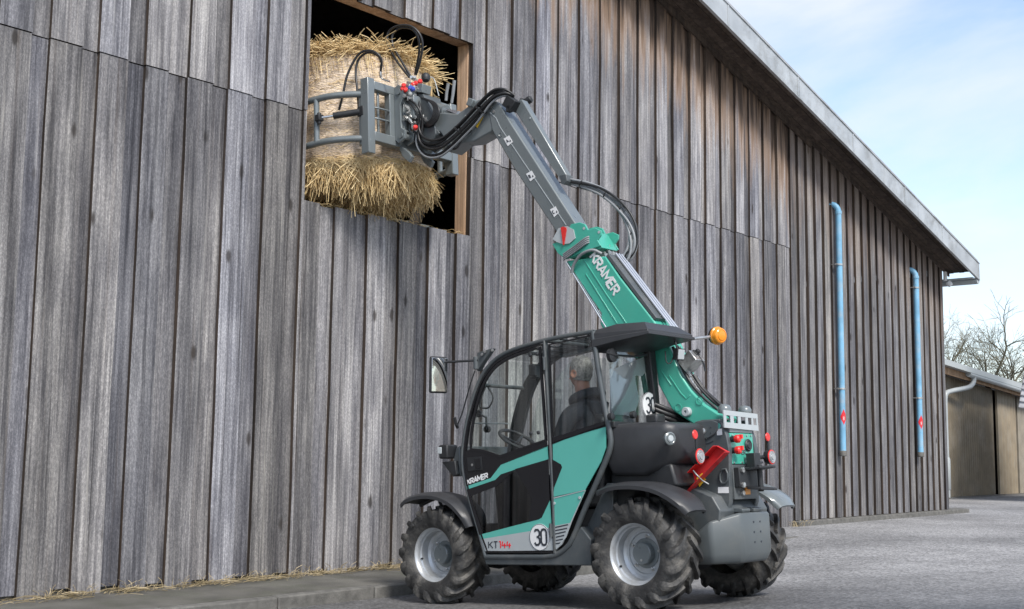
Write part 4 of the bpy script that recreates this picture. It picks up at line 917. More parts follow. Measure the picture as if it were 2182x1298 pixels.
bm = bm_new(); prismx(bm, [(-0.379,0.823),(-0.463,0.82),(-0.463,0.777),(-0.375,0.78)], -.208, -.206); obj('label_sticker', bm, 'white', rf)
bm = bm_new(); lp = [(-0.426,0.946),(-0.453,0.945),(-0.466,0.912),(-0.463,0.872),(-0.442,0.847),(-0.411,0.848),(-0.402,0.875),(-0.405,0.914)]; tube(bm, [(-.212, y, z) for y, z in lp], .008, 8, closed=True); obj('lashing_eye', bm, 'grey', rf, smooth=50)
bm = bm_new(); ribbon(bm, [(-0.198,1.132),(-0.285,1.13),(-0.332,1.138),(-0.364,1.149)], .006, -.2085, -.205); obj('panel_seam', bm, 'darkprint', rf)
# rear face
YB = -.475
bm = bm_new(); box(bm, (-.158, YB, .98), (.158, YB+.02, 1.20)); gp = obj('rear_panel', bm, 'green', rf, bevel=.004)
bm = bm_new(); box(bm, (-.158, YB, 1.203), (.158, YB+.02, 1.26)); obj('top_panel', bm, 'bgrey', rf, bevel=.004)
bm = bm_new(); box(bm, (-.158, YB-.005, .73), (.158, YB+.015, .975)); obj('lower_panel', bm, 'grey', rf, bevel=.004)
bm = bm_new(); lathe(bm, [(.042, 0), (.046, .008), (.038, .016), (.026, .012), (.022, .018), (0, .018)], (.075, YB-.001, 1.115), (0, -1, 0), 24); obj('drain_cap', bm, 'black', gp, smooth=30)
bm = bm_new(); letters(bm, 'MER', (-.05, YB-.001, 1.05), (1, 0, 0), (0, 0, 1), (0, -1, 0), .03, .006, .9, .25); obj('panel_lettering', bm, 'grey', gp)
for x in (-.13, -.02, .07, .13):
    for z in (1.185, .99):
        bm = bm_new(); lathe(bm, [(.008, 0), (.008, .006), (0, .007)], (x, YB-.0005, z), (0, -1, 0), 8); obj('bolt', bm, 'steel', gp)
for z in (1.155, 1.075):
    bm = bm_new(); cyl(bm, (-.145, YB, z), (-.145, YB-.03, z), .022, 14); cp = obj('socket', bm, 'black', gp, smooth=40)
    bm = bm_new(); lathe(bm, [(.024, 0), (.029, .008), (.029, .03), (.02, .04), (0, .042)], (-.145, YB-.03, z), (.1, -1, 0), 16); cbox(bm, (-.125, YB-.065, z+.015), (.02, .03, .03)); obj('socket_cap', bm, 'redplastic', cp, smooth=40)
bm = bm_new(); cbox(bm, (.02, YB-.0075, .79), (.07, .006, .055)); obj('warning_label', bm, 'orange', rf)
bm = bm_new(); lathe(bm, [(.018, 0), (.018, .02), (0, .022)], (-.06, YB-.006, .775), (0, -1, 0), 12); obj('bolt', bm, 'steel', rf)
# tow hitch
bm = bm_new(); box(bm, (-.15, YB-.05, .815), (.10, YB-.006, .955)); hit = obj('tow_hitch', bm, 'black', rf, bevel=.006)
bm = bm_new(); poly3(bm, [(-.06, YB-.05, .93), (.13, YB-.05, .93), (.16, YB-.17, .945), (.06, YB-.2, .945), (-.05, YB-.16, .94)], [(-.06, YB-.05, .948), (.13, YB-.05, .948), (.16, YB-.17, .963), (.06, YB-.2, .963), (-.05, YB-.16, .958)]); obj('hitch_jaw', bm, 'black', hit, bevel=.004)
bm = bm_new(); poly3(bm, [(-.06, YB-.05, .80), (.13, YB-.05, .80), (.16, YB-.17, .785), (.06, YB-.2, .785), (-.05, YB-.16, .79)], [(-.06, YB-.05, .82), (.13, YB-.05, .82), (.16, YB-.17, .803), (.06, YB-.2, .803), (-.05, YB-.16, .808)]); obj('hitch_jaw', bm, 'black', hit, bevel=.004)
bm = bm_new(); cyl(bm, (.05, YB-.10, .78), (.05, YB-.10, .97), .02, 14); cbox(bm, (.04, YB-.06, 1.0), (.085, .07, .11)); cyl(bm, (.08, YB-.06, .98), (.2, YB-.04, .99), .010, 8); obj('hitch_pin', bm, 'black', hit, bevel=.004)
for z in (.83, .935):
    bm = bm_new(); lathe(bm, [(.02, 0), (.02, .018), (0, .019)], (-.12, YB-.051, z), (0, -1, 0), 6); obj('bolt', bm, 'steel', hit)
# light bar with five openings and two camera domes
bm = bm_new(); YG = -.49; x0, x1 = -.25, .225; xs = [x0, x0+.035, x0+.09, x0+.135, x0+.195, x0+.235, x0+.30, x0+.335, x0+.385, x0+.41, x0+.455, x1]
z0_, z1_, z2_, z3_ = 1.235, 1.275, 1.325, 1.36
tl = lambda x: -.03*(x-x0)
for lo, hi in ((z2_, z3_), (z0_, z1_)): poly3(bm, [(x0, YG, lo+tl(x0)), (x1, YG, lo+tl(x1)), (x1, YG, hi+tl(x1)), (x0, YG, hi+tl(x0))], [(x0, YG+.008, lo+tl(x0)), (x1, YG+.008, lo+tl(x1)), (x1, YG+.008, hi+tl(x1)), (x0, YG+.008, hi+tl(x0))])
for a, b in zip(xs[0::2], xs[1::2]): poly3(bm, [(a, YG+.001, z1_+tl(a)), (b, YG+.001, z1_+tl(b)), (b, YG+.001, z2_+tl(b)), (a, YG+.001, z2_+tl(a))], [(a, YG+.007, z1_+tl(a)), (b, YG+.007, z1_+tl(b)), (b, YG+.007, z2_+tl(b)), (a, YG+.007, z2_+tl(a))])
lb = obj('light_bar', bm, 'lgrey', T)
for x in (-.155, .13):
    bm = bm_new(); lathe(bm, [(.045, -.02), (.05, 0), (.047, .025), (.03, .045), (0, .05)], (x, YG+.05, 1.36), (0, -.25, 1), 20); obj('camera_dome', bm, 'bgrey', lb, smooth=50)
# rear lamps on stalks with red reflectors above
for s, q in ((-1, (-.5, 1.035)), (1, (.5, 1.035))):
    yl = -.415
    bm = bm_new(); cyl(bm, (s*.2, yl+.06, q[1]), (s*.47, yl+.03, q[1]), .016, 10); lathe(bm, [(.02, -.045), (.05, -.03), (.056, 0), (.056, .012)], (s*.5, yl, q[1]), (0, -1, 0), 28)
    cyl(bm, (s*.5 - .0, yl+.01, q[1]+.05), (s*.5 - .0, yl+.01, q[1]+.13), .009, 8); rl = obj('rear_lamp', bm, 'black', T, smooth=40)
    bm = bm_new(); lathe(bm, [(.055, .0125), (.0545, .018), (.047, .019)], (s*.5, yl, q[1]), (0, -1, 0), 28); obj('lamp_ring', bm, 'redplastic', rl, smooth=40)
    bm = bm_new(); lathe(bm, [(.0465, .019), (.045, .024), (.036, .021), (.034, .026), (.022, .024), (.02, .030), (0, .031)], (s*.5, yl, q[1]), (0, -1, 0), 28); obj('lamp_lens', bm, 'lens', rl, smooth=30)
    bm = bm_new(); lathe(bm, [(.0, .0), (.031, 0), (.033, .004), (.029, .009), (.008, .010), (0, .008)], (s*.5 + (-.03 if s < 0 else -.02), yl+.0, q[1]+.15), (0, -1, 0), 24); obj('reflector', bm, 'redplastic', rl, smooth=30)
# red support strut (channel) clipped to the left plate
a, b, c_, d = [Vector(v) for v in [(-0.3,-0.122,0.847),(-0.3,-0.462,1.109),(-0.3,-0.553,1.058),(-0.3,-0.213,0.791)]]
un = Vector((-1, 0, 0)); bm = bm_new()
ctr = [a, b, c_, d]
poly3(bm, ctr, [p + un*.006 for p in ctr])
for p, q in ((a, b), (d, c_)):
    w = (q-p).normalized(); side = (d-a).normalized()*.007*(1 if p is a else -1)
    poly3(bm, [p, q, q+side, p+side], [p+un*.075, q+un*.075, q+side+un*.075, p+side+un*.075])
w = (c_-b); poly3(bm, [b, c_, c_-(c_-d).normalized()*.006, b-(b-a).normalized()*.006], [b+un*.03, c_+un*.03, c_-(c_-d).normalized()*.006+un*.03, b-(b-a).normalized()*.006+un*.03])
strut = obj('boom_support_strut', bm, 'red', T, bevel=.002)
bm = bm_new(); pts = [(-0.307,-0.268,0.891),(-0.307,-0.317,0.925),(-0.307,-0.345,0.878),(-0.307,-0.287,0.828)]; poly3(bm, pts, [Vector(p)+un*.002 for p in pts]); obj('warning_label', bm, 'yellow', strut)
bm = bm_new(); tube(bm, [(-0.37,-0.285,0.944),(-0.37,-0.31,0.913),(-0.37,-0.357,0.869),(-0.36,-0.398,0.844)], .006, 8); obj('locking_pin', bm, 'steel', strut, smooth=50)

# ---- counterweight
bm = bm_new()
lo = [(-.40, -.20), (-.38, -.40), (-.20, -.545), (.20, -.545), (.38, -.40), (.40, -.20)]
secs = [(.29, .86, .03), (.36, .97, .0), (.62, 1.0, 0), (.645, .985, .012)]
rg = [[bm.verts.new((x*k, y+d_, z - (0 if z < .5 or y < -.5 else (.05 if y < -.3 else .20)))) for x, y in lo] for z, k, d_ in secs]
for a, b in zip(rg[:-1], rg[1:]):
    for i in range(6): bm.faces.new((a[i], a[(i+1)%6], b[(i+1)%6], b[i]))
bm.faces.new(rg[0][::-1]); bm.faces.new(rg[-1]); cw = obj('counterweight', bm, 'cwgrey', T, bevel=.022, bseg=3)
bm = bm_new(); prismx(bm, [(-.10, .34), (-.42, .44), (-.46, .66), (-.40, .76), (-.10, .88)], -.33, .33); obj('counterweight_core', bm, 'grey', cw, bevel=.01)
for x in (-.09, .07):
    bm = bm_new(); prismx(bm, [(-.40, .64), (-.525, .64), (-.53, .662), (-.50, .672), (-.40, .672)], x-.055, x+.055); obj('step_pad', bm, 'cwgrey', cw, bevel=.006)
for i in range(3):
    for x in (-.035, .055):
        bm = bm_new(); lathe(bm, [(.007, -.002), (.007, .0015), (0, .001)], (x, -.547, .43+i*.07), (0, -1, 0), 10); obj('bolt_hole', bm, 'darkprint', cw)

# ---- boom: green outer section
BL, BR = -.105, .105
og = [(0.978,2.694),(0.576,2.667),(0.451,2.481),(0.154,2.097),(0.036,1.893),(-0.056,1.657),(-0.138,1.537),(-0.243,1.424),(-0.394,1.324),(-0.374,1.268),(-0.144,1.284),(0.037,1.402),(0.149,1.606),(0.166,1.786),(0.381,1.837),(0.616,2.034),(0.665,2.137),(0.65,2.217)]
bm = bm_new(); prismx(bm, og, BL, BR); ob = obj('outer_boom', bm, 'green', T, bevel=.012)
# pressed ribs on the left face
for P in ([(0.791,2.675),(0.594,2.371),(0.407,2.104)], [(0.779,2.554),(0.719,2.461),(0.496,2.115)], [(0.115,1.709),(0.031,1.588)], [(0.047,1.667),(-0.048,1.524),(-0.094,1.478),(-0.128,1.503)]):
    bm = bm_new(); ribbon(bm, P, .012, BL-.004, BL+.002); obj('boom_rib', bm, 'green', ob, bevel=.0035)
# lettering down the side
a, b = [(0.729,2.68),(0.514,2.337)]; ux = Vector((0, b[0]-a[0], b[1]-a[1])); ln = ux.length; ux.normalize(); uy = Vector((0, ux.z, -ux.y)); uy = uy if uy.y < 0 else -uy
bm = bm_new(); letters(bm, 'KRAMER', Vector((BL-.001, *a)), ux, uy, (-1, 0, 0), ln/5.38, .0165, .80, .20, .05, .003); obj('maker_lettering', bm, 'white', ob)
# pivot boss
c = [(-0.1,1.38)][0]; bm = bm_new(); lathe(bm, [(.036, 0), (.036, .03), (.03, .036), (.012, .036), (.012, .02), (0, .02)], (BL, *c), (-1, 0, 0), 24); obj('pivot_boss', bm, 'lgrey', ob, smooth=30)
for q in [(-0.019,1.422),(-0.206,1.452)]:
    bm = bm_new(); lathe(bm, [(.03, 0), (.03, .004), (.023, .004), (.023, 0)], (BL-.001, *q), (-1, 0, 0), 20); obj('boss_ring', bm, 'green', ob)
# hose tray and bright pipes on the upper face
up = [Vector((0, y, z)) for y, z in [(0.608,2.663),(0.195,2.101)]]; dirn = (up[1]-up[0]).normalized(); nrm = Vector((0, -dirn.z, dirn.y)); nrm = nrm if nrm.y < 0 else -nrm
e0, e1 = [Vector((0, y, z)) for y, z in [(0.576,2.667),(0.154,2.097)]]
bm = bm_new()
P = [e0, e1]
poly3(bm, [(BL+.004, *(P[0]+nrm*.001).yz), (BR, *(P[0]+nrm*.001).yz), (BR, *(P[0]+nrm*.03).yz), (BL+.004, *(P[0]+nrm*.03).yz)], [(BL+.004, *(P[1]+nrm*.001).yz), (BR, *(P[1]+nrm*.001).yz), (BR, *(P[1]+nrm*.03).yz), (BL+.004, *(P[1]+nrm*.03).yz)])
obj('hose_tray', bm, 'grey', ob, bevel=.003)
for k in range(3):
    x = -.01 + k*.038; bm = bm_new(); q0 = e0 + nrm*.045; q1 = e1 + nrm*.045 + (e1-e0)*.22; tube(bm, [(x, q0.y, q0.z), (x, q1.y, q1.z)], .011, 10); obj('bright_pipe', bm, 'chrome', ob, smooth=50)
bm = bm_new(); q = [(-0.12,0.958,2.673),(-0.12,0.621,2.137),(-0.12,0.559,2.04)]; tube(bm, q, .008, 8); tube(bm, [Vector(p)+Vector((.03, .0, 0)) for p in q], .008, 8); obj('bright_pipe', bm, 'chrome', ob, smooth=50)
# collar plate at the mouth of the outer section
bm = bm_new(); cpth = [(1.096,2.852),(0.977,2.871),(0.892,2.981),(0.805,2.98),(0.75,2.955),(0.724,2.904),(0.649,2.906),(0.59,2.872),(0.597,2.835),(0.632,2.803),(0.602,2.752),(0.687,2.744),(0.83,2.722),(0.962,2.701),(1.042,2.764)]
prismx(bm, cpth, -.125, -.108); collar = obj('collar', bm, 'green', ob, bevel=.004)
bm = bm_new(); prismx(bm, cpth, .108, .125); obj('collar_plate', bm, 'green', collar, bevel=.004)
bm = bm_new(); prismx(bm, [(1.018,2.857),(0.909,2.963),(0.693,2.893),(0.604,2.74),(0.929,2.702),(1.018,2.763)], -.107, .107); obj('collar_sleeve', bm, 'green', collar, bevel=.005)
for q in [(0.76,2.922),(0.613,2.865)]:
    bm = bm_new(); lathe(bm, [(.012, 0), (.012, .002), (0, .002)], (-.1255, *q), (-1, 0, 0), 14); obj('lifting_hole', bm, 'lgrey', collar)
# angle indicator: pale dial with a red pointer
bm = bm_new(); prismx(bm, [(1.08,2.888),(1.042,2.858),(0.975,2.827),(0.907,2.823),(0.847,2.855),(0.862,2.928),(0.928,2.971),(1.016,2.967)], -.134, -.127); dial = obj('angle_dial', bm, 'lgrey', collar)
bm = bm_new(); prismx(bm, [(0.984,2.964),(0.959,2.971),(0.93,2.958),(0.927,2.938),(0.958,2.819),(0.968,2.816),(0.98,2.94)], -.144, -.138); obj('dial_pointer', bm, 'redplastic', dial)
bm = bm_new(); prismx(bm, [(0.906,2.893),(0.881,2.904),(0.853,2.876),(0.864,2.851),(0.898,2.853)], -.1285, -.1265); obj('warning_label', bm, 'yellow', collar)
# hoses strapped round the collar
for k in range(4):
    bm = bm_new(); P = [(-0.135,0.977,2.721),(-0.14,0.835,2.774),(-0.135,0.731,2.819),(-0.09,0.709,2.821),(-0.03,0.694,2.796),(0.03,0.672,2.739)]
    P = [Vector(p) + Vector((0, -.0, .022 - .0155*k)) for p in P]; tube(bm, catmull(P, 4), .0075, 8); obj('wrap_hose', bm, 'ghose', collar, smooth=60)
bm = bm_new(); tube(bm, catmull([(-0.125,0.906,2.579),(-0.135,0.875,2.639),(-0.14,0.791,2.709),(-0.13,0.684,2.731),(-0.09,0.623,2.696)], 5), .0125, 10); obj('wrap_hose', bm, 'ghose', collar, smooth=60)
random.seed(9)
for k in range(7):
    q = [(-0.02,0.655,2.791),(0,0.649,2.754),(0.03,0.642,2.776),(0,0.605,2.708),(0.02,0.599,2.664),(-0.04,0.614,2.685),(0.05,0.588,2.681)][k]; d_ = dirn
    bm = bm_new(); cyl(bm, Vector(q)-dirn*.04, Vector(q)+dirn*.03, .012, 8); cyl(bm, Vector(q)-dirn*.012, Vector(q)+dirn*.012, .017, 6); obj('hose_fitting', bm, 'steel', collar, smooth=40)

# ---- inner boom (grey)
ig = [(1.773,4.152),(1.681,4.232),(1.624,4.167),(1.524,3.998),(0.884,3.005),(0.813,2.887),(1.01,2.843),(1.074,2.949),(1.507,3.585),(1.743,3.983)]
bm = bm_new(); prismx(bm, ig, -.085, .085); ib = obj('inner_boom', bm, 'bgrey', T, bevel=.01)
bm = bm_new(); ribbon(bm, [(1.756,4.148),(1.688,4.08),(1.643,3.984),(0.971,2.993)], .006, -.0875, -.084); obj('boom_rib', bm, 'lgrey', ib)
for ch, qs in (('A', [(1.61,3.875),(1.545,3.889),(1.505,3.822),(1.565,3.798)]), ('B', [(1.373,3.511),(1.31,3.526),(1.272,3.461),(1.33,3.436)]), ('C', [(1.131,3.154),(1.07,3.17),(1.039,3.109),(1.09,3.082)])):
    bm = bm_new(); prismx(bm, qs, -.0885, -.087); lbl = obj('scale_label', bm, 'white', ib)
    cy = sum(q[0] for q in qs)/4; cz = sum(q[1] for q in qs)/4; uxx = (Vector((0, *qs[1]))-Vector((0, *qs[0]))).normalized(); uyy = (Vector((0, *qs[0]))-Vector((0, *qs[3]))).normalized()
    bm = bm_new(); cc = Vector((-.0886, cy, cz)); letters(bm, ch, cc - uxx*.020 - uyy*.014, uxx, uyy, (-1, 0, 0), .028, .0065, .75)
    tri = [cc + uxx*.004 - uyy*.02, cc + uxx*.022 - uyy*.02, cc + uxx*.022 + uyy*.0]; poly3(bm, tri, [t_ + Vector((-.002, 0, 0)) for t_ in tri]); obj('label_print', bm, 'darkprint', lbl)
c = [(1.646,3.921)][0]; bm = bm_new(); lathe(bm, [(.022, 0), (.022, .004), (.015, .004), (.013, .001), (0, .001)], (-.0855, *c), (-1, 0, 0), 20); obj('pin_cover', bm, 'bgrey', ib)
for q in [(1.739,4.194),(1.708,4.144)]:
    bm = bm_new(); lathe(bm, [(.014, 0), (.014, .01), (0, .011)], (-.0855, *q), (-1, 0, 0), 6); obj('bolt', bm, 'steel', ib)
# hose cover beam standing above the inner boom
hb = [(1.526,4.119),(1.473,4.211),(1.441,4.203),(0.998,3.44),(1.002,3.368),(1.047,3.377)]
bm = bm_new(); prismx(bm, hb, -.02, .055); hc = obj('hose_cover', bm, 'bgrey', T, bevel=.008)
bm = bm_new(); prismx(bm, [(1.063,3.445),(0.993,3.439),(0.987,3.381),(1.018,3.355),(1.052,3.37)], -.027, .062); obj('cover_end', bm, 'grey', hc, bevel=.004)
c = [(1.356,4.014)][0]; bm = bm_new(); lathe(bm, [(.008, 0), (.008, .004), (0, .004)], (-.0205, *c), (-1, 0, 0), 10); obj('bolt', bm, 'lgrey', hc)
bm = bm_new(); a, b = [(0.12,1.58,4.272),(0.16,1.517,4.256)]; lathe(bm, [(.02, -.03), (.032, -.02), (.034, .02), (.02, .035), (0, .036)], b, (.2, -.6, .3), 16); tube(bm, [a, b], .012, 8); obj('boom_lamp', bm, 'black', hc, smooth=45)
bm = bm_new(); cbox(bm, [(-0.05,1.535,4.178)][0], (.09, .12, .10), (.7, 0, 0)); cbox(bm, [(-0.07,1.541,4.132)][0], (.05, .05, .06)); obj('valve_bracket', bm, 'black', ib, bevel=.006)
# big looping hose bundle on the far side
for k in range(6):
    P = [(0.04,1.048,3.413),(0.05,0.963,3.377),(0.07,0.834,3.326),(0.1,0.693,3.239),(0.12,0.552,3.085),(0.13,0.476,2.936),(0.12,0.455,2.795),(0.1,0.494,2.684),(0.08,0.583,2.654),(0.04,0.635,2.699),(0.02,0.672,2.769)]
    a_ = 2*math.pi*k/6; w_ = lambda i: (.012 + .020*min(1, i/4)*(1 if i < 9 else .6))
    P = [Vector(p) + Vector((math.cos(a_+i*.5)*w_(i), math.sin(a_+i*.5)*w_(i), math.cos(a_*2+i*.45)*w_(i))) for i, p in enumerate(P)]
    bm = bm_new(); tube(bm, catmull(P, 5), .0105, 9); obj('loop_hose', bm, 'ghose' if k != 2 else 'hose', hc, smooth=60)
for q in [(0.06,0.898,3.349),(0.1,0.684,3.221),(0.12,0.548,3.076),(0.13,0.458,2.855),(0.1,0.484,2.702)]:
    bm = bm_new(); lathe(bm, [(.036, -.006), (.039, -.006), (.039, .006), (.036, .006)], q, (.1, .6, .8) if q[2] < 3.2 else (.1, -.8, -.5), 16); obj('hose_tie', bm, 'hose', hc)

# ---- gooseneck
gn = [(1.684,4.235),(1.634,4.154),(1.705,4.044),(1.763,3.973),(1.825,3.961),(1.966,3.934),(2.108,3.954),(2.256,3.9),(2.342,3.942),(2.31,4.022),(2.377,4.118),(2.455,4.123),(2.576,4.12),(2.647,4.19),(2.62,4.265),(2.509,4.292),(2.358,4.3),(2.154,4.236),(2.008,4.278),(1.893,4.306)]
bm = bm_new(); prismx(bm, gn, -.08, .08); gk = obj('gooseneck', bm, 'bgrey', T, bevel=.012)
bm = bm_new(); prismx(bm, [(2.588,4.227),(2.513,4.263),(2.454,4.222),(2.409,4.153),(2.363,4.102),(2.412,4.078),(2.561,4.113)], -.098, -.08); obj('pin_plate', bm, 'grey', gk, bevel=.006)
for q, r_ in (([(2.532,4.153)][0], .045), ([(2.25,3.979)][0], .022), ([(2.426,4.166)][0], .018), ([(1.83,4.165)][0], .014), ([(2.027,4.175)][0], .012)):
    bm = bm_new(); lathe(bm, [(r_, 0), (r_, .02), (r_*.6, .022), (r_*.55, .014), (0, .014)], (-.088, *q), (-1, 0, 0), 22); obj('pivot_pin', bm, 'bgrey' if r_ > .03 else 'lgrey', gk, smooth=30)
bm = bm_new(); cbox(bm, [(-0.03,1.975,4.293)][0], (.16, .07, .07), (.5, 0, 0)); obj('rest_block', bm, 'bgrey', gk, bevel=.008)
bm = bm_new(); prismx(bm, [(1.941,4.073),(1.859,4.148),(1.838,4.13),(1.914,4.045)], -.0845, -.0825); obj('yellow_label', bm, 'yellow', gk)
# tilt cylinder above the gooseneck
a, b = [(0,2.579,4.426),(0.02,2.185,4.252)]; bm = bm_new(); cyl(bm, [(0,2.701,4.466)][0], [(0,2.37,4.333)][0], .055, 20); cy = obj('tilt_cylinder', bm, 'bgrey', gk, smooth=40)
bm = bm_new(); cyl(bm, [(0,2.732,4.473)][0], [(0,2.794,4.489)][0], .03, 14); obj('cylinder_eye', bm, 'bgrey', cy, smooth=40)
bm = bm_new(); cyl(bm, [(0,2.382,4.336)][0], [(0,2.207,4.261)][0], .03, 14); obj('cylinder_rod', bm, 'chrome', cy, smooth=40)
# hoses along the gooseneck
bun = [[(-0.02,1.525,4.25),(-0.08,1.585,4.285),(-0.11,1.695,4.273),(-0.115,1.862,4.185),(-0.12,2.031,4.087),(-0.125,2.174,4.015),(-0.13,2.317,3.969),(-0.13,2.465,3.994),(-0.13,2.565,4.07),(-0.13,2.592,4.174),(-0.12,2.573,4.298),(-0.1,2.632,4.43),(-0.08,2.723,4.548)]]
for k, (dy, dz, mm) in enumerate(((0, 0, 'hose'), (.018, .026, 'hose'), (-.012, -.03, 'hose'), (.03, -.045, 'hose'), (.01, -.075, 'ghose'), (-.02, .05, 'hose'))):
    P = [Vector(p) + Vector((-.012*(k % 3), dy, dz*min(1, i/2.5))) for i, p in enumerate(bun[0])]
    if k in (4, 3): P = [P[0], P[1], P[2]] + [p + Vector((0, .0, -.03)) for p in P[3:9]] + [P[9] + Vector((0, .02, -.02)), P[10]]
    bm = bm_new(); tube(bm, catmull(P, 5), .0125 if k != 4 else .010, 9); obj('boom_hose', bm, mm, gk, smooth=60)
bm = bm_new(); tube(bm, catmull([(-0.12,1.949,4.024),(-0.12,2.065,3.974),(-0.12,2.125,3.91),(-0.12,2.177,3.904),(-0.12,2.153,3.942)], 5), .009, 8); obj('boom_hose', bm, 'hose', gk, smooth=60)
for q in [(-0.13,2.081,4.053),(-0.125,1.824,4.186)]:
    bm = bm_new(); lathe(bm, [(.055, -.008), (.06, -.008), (.06, .008), (.055, .008)], q, (0, -.75, .65), 14); obj('hose_tie', bm, 'black', gk)

# ---- hydraulics behind the cab, on top of the green boom foot
random.seed(21)
HO = nrm*.06
q0 = Vector([(-0.06,-0.081,1.72)][0]) + HO; bm = bm_new(); cbox(bm, q0, (.12, .10, .13), (.9, 0, 0)); hv = obj('valve_block', bm, 'steel', ob, bevel=.004)
bm = bm_new(); cbox(bm, Vector([(-0.04,-0.097,1.769)][0]) + HO, (.05, .05, .06), (.9, 0, 0)); cyl(bm, Vector([(-0.04,-0.11,1.775)][0]) + HO, Vector([(-0.04,-0.14,1.8)][0]) + HO, .02, 10); obj('solenoid', bm, 'black', hv, bevel=.004)
bm = bm_new(); tube(bm, catmull([Vector(p) + HO for p in [(-0.04,-0.126,1.766),(-0.04,-0.17,1.702),(-0.04,-0.182,1.637)]], 4), .006, 6); obj('cable', bm, 'hose', hv)
for q in [(-0.08,-0.006,1.762),(-0.08,-0.034,1.695),(-0.07,-0.058,1.644),(-0.06,-0.081,1.6),(-0.06,-0.115,1.555),(-0.03,-0.05,1.675),(-0.02,-0.082,1.631),(-0.05,-0.142,1.518),(-0.05,-0.02,1.769),(0,-0.092,1.595),(-0.09,-0.075,1.708)]:
    d2 = Vector((random.uniform(-.1, .1), -.5, -.85)).normalized(); v = Vector(q) + nrm*random.uniform(.025, .06)
    bm = bm_new(); cyl(bm, v-d2*.035, v+d2*.04, .012, 8); cyl(bm, v-d2*.012, v+d2*.015, .018, 6); obj('hose_fitting', bm, 'steel', hv, smooth=40)
for k in range(5):
    P = [(-0.09,0.031,1.861),(-0.09,-0.026,1.724),(-0.08,-0.1,1.577),(-0.07,-0.199,1.457),(-0.05,-0.293,1.368),(-0.03,-0.365,1.281)] if k < 3 else [(-0.05,-0.077,1.63),(-0.04,-0.144,1.519),(-0.03,-0.252,1.413),(-0.02,-0.35,1.323)]
    P = [Vector(p) + nrm*(.03 + .012*(k % 2)) + Vector((.03*(k % 3), -.008*k, 0)) for p in P]
    bm = bm_new(); tube(bm, catmull(P, 5), .0125, 8); obj('boom_foot_hose', bm, 'hose', hv, smooth=60)
# black hoses crossing low behind the rear window
for k in range(3):
    P = [Vector(p) + Vector((0, 0, -.035*k)) for p in [(-0.206,0.12,1.451),(-0.144,0.06,1.413),(-0.051,0.02,1.378),(0.042,-0.02,1.328)]]
    bm = bm_new(); tube(bm, catmull(P, 4), .018, 9); obj('lift_hose', bm, 'hose', ob, smooth=60)

# ---- front end: nose, head lamp, mirror
bm = bm_new(); prismx(bm, [(1.701,1.104),(1.706,1.235),(1.743,1.218),(1.784,1.108),(1.767,1.022),(1.701,0.989)], -.66, .3); obj('front_cowl', bm, 'grey', T, bevel=.01)
c = Vector([(-0.66,1.829,1.193)][0]); bm = bm_new(); cbox(bm, c, (.14, .09, .11), (0, 0, .1)); hl = obj('head_lamp', bm, 'black', T, bevel=.012)
bm = bm_new(); cbox(bm, c + Vector((-.04, .03, .01)), (.075, .045, .055), (0, 0, .1)); obj('lamp_lens', bm, 'lgrey', hl, bevel=.006)
bm = bm_new(); prismx(bm, [(1.869,1.113),(1.723,1.116),(1.707,1.004),(1.749,0.991)], -.70, -.60); obj('lamp_bracket', bm, 'black', hl, bevel=.006)
bm = bm_new(); a, b = [(-0.72,1.419,1.886),(-0.84,1.679,1.891)]; tube(bm, [a, b], .010, 10); arm = obj('mirror_arm', bm, 'black', T, smooth=50)
c1 = Vector([(-0.72,1.44,1.866)][0]); bm = bm_new(); cyl(bm, c1 - Vector((0, 0, .05)), c1 + Vector((0, 0, .05)), .022, 14); prismx(bm, [(1.435,1.949),(1.274,1.968),(1.378,1.868),(1.441,1.801)], -.71, -.66); obj('mirror_mount', bm, 'grey', arm, bevel=.004)
for q in [(-0.715,1.372,1.926),(-0.715,1.341,1.945),(-0.715,1.262,1.947)]:
    bm = bm_new(); lathe(bm, [(.012, 0), (.012, .01), (0, .011)], q, (-1, 0, .2), 6); obj('bolt', bm, 'steel', arm)
c = Vector([(-0.88,1.701,1.79)][0]); rt = Euler((0, 0, R(79))).to_matrix().to_4x4() @ Euler((0, R(-4.5), 0)).to_matrix().to_4x4()
bm = bm_new(); cbox(bm, c, (.035, .17, .29), rt); mh = obj('mirror_housing', bm, 'black', arm, bevel=.024, bseg=4)
bm = bm_new(); nrm_ = rt.to_3x3() @ Vector((-1, 0, 0)); cbox(bm, c + nrm_*.0185, (.003, .15, .265), rt); obj('mirror_glass', bm, 'mirror', arm, bevel=.018)

# ---- cab interior
inn = bm_new(); cx = -.40
prismx(inn, [(.36, .72), (.30, 1.36), (.40, 1.40), (.47, .86), (.86, .84), (.88, .76), (.82, .70)], -.60, -.20); seat = obj('seat', inn, 'black', T, bevel=.03)
bm = bm_new(); prismx(bm, [(.40, .42), (.40, .70), (.80, .70), (.80, .42)], -.58, -.22); obj('seat_base', bm, 'black', seat)
bm = bm_new(); box(bm, (-.66, .35, .385), (-.15, 1.45, .42)); obj('cab_floor', bm, 'black', T)
bm = bm_new(); prismx(bm, [(1.30, .42), (1.24, .98), (1.36, 1.03), (1.50, .98), (1.46, .42)], -.50, -.20); dash = obj('dashboard', bm, 'tank', T, bevel=.02)
c = Vector([(1.295,1.257)][0]); c = Vector((-.42, c.x, c.y))
ax_ = Vector((0, -.55, .83)).normalized(); bm = bm_new(); u_ = Vector((1, 0, 0)); w_ = ax_.cross(u_)
tube(bm, [c + u_*(.155*math.cos(a)) + w_*(.155*math.sin(a)) for a in [2*math.pi*k/32 for k in range(32)]], .014, 9, closed=True)
for a in (.5, 2.6, 4.7): tube(bm, [c - ax_*.03, c + u_*(.15*math.cos(a)) + w_*(.15*math.sin(a))], .011, 8)
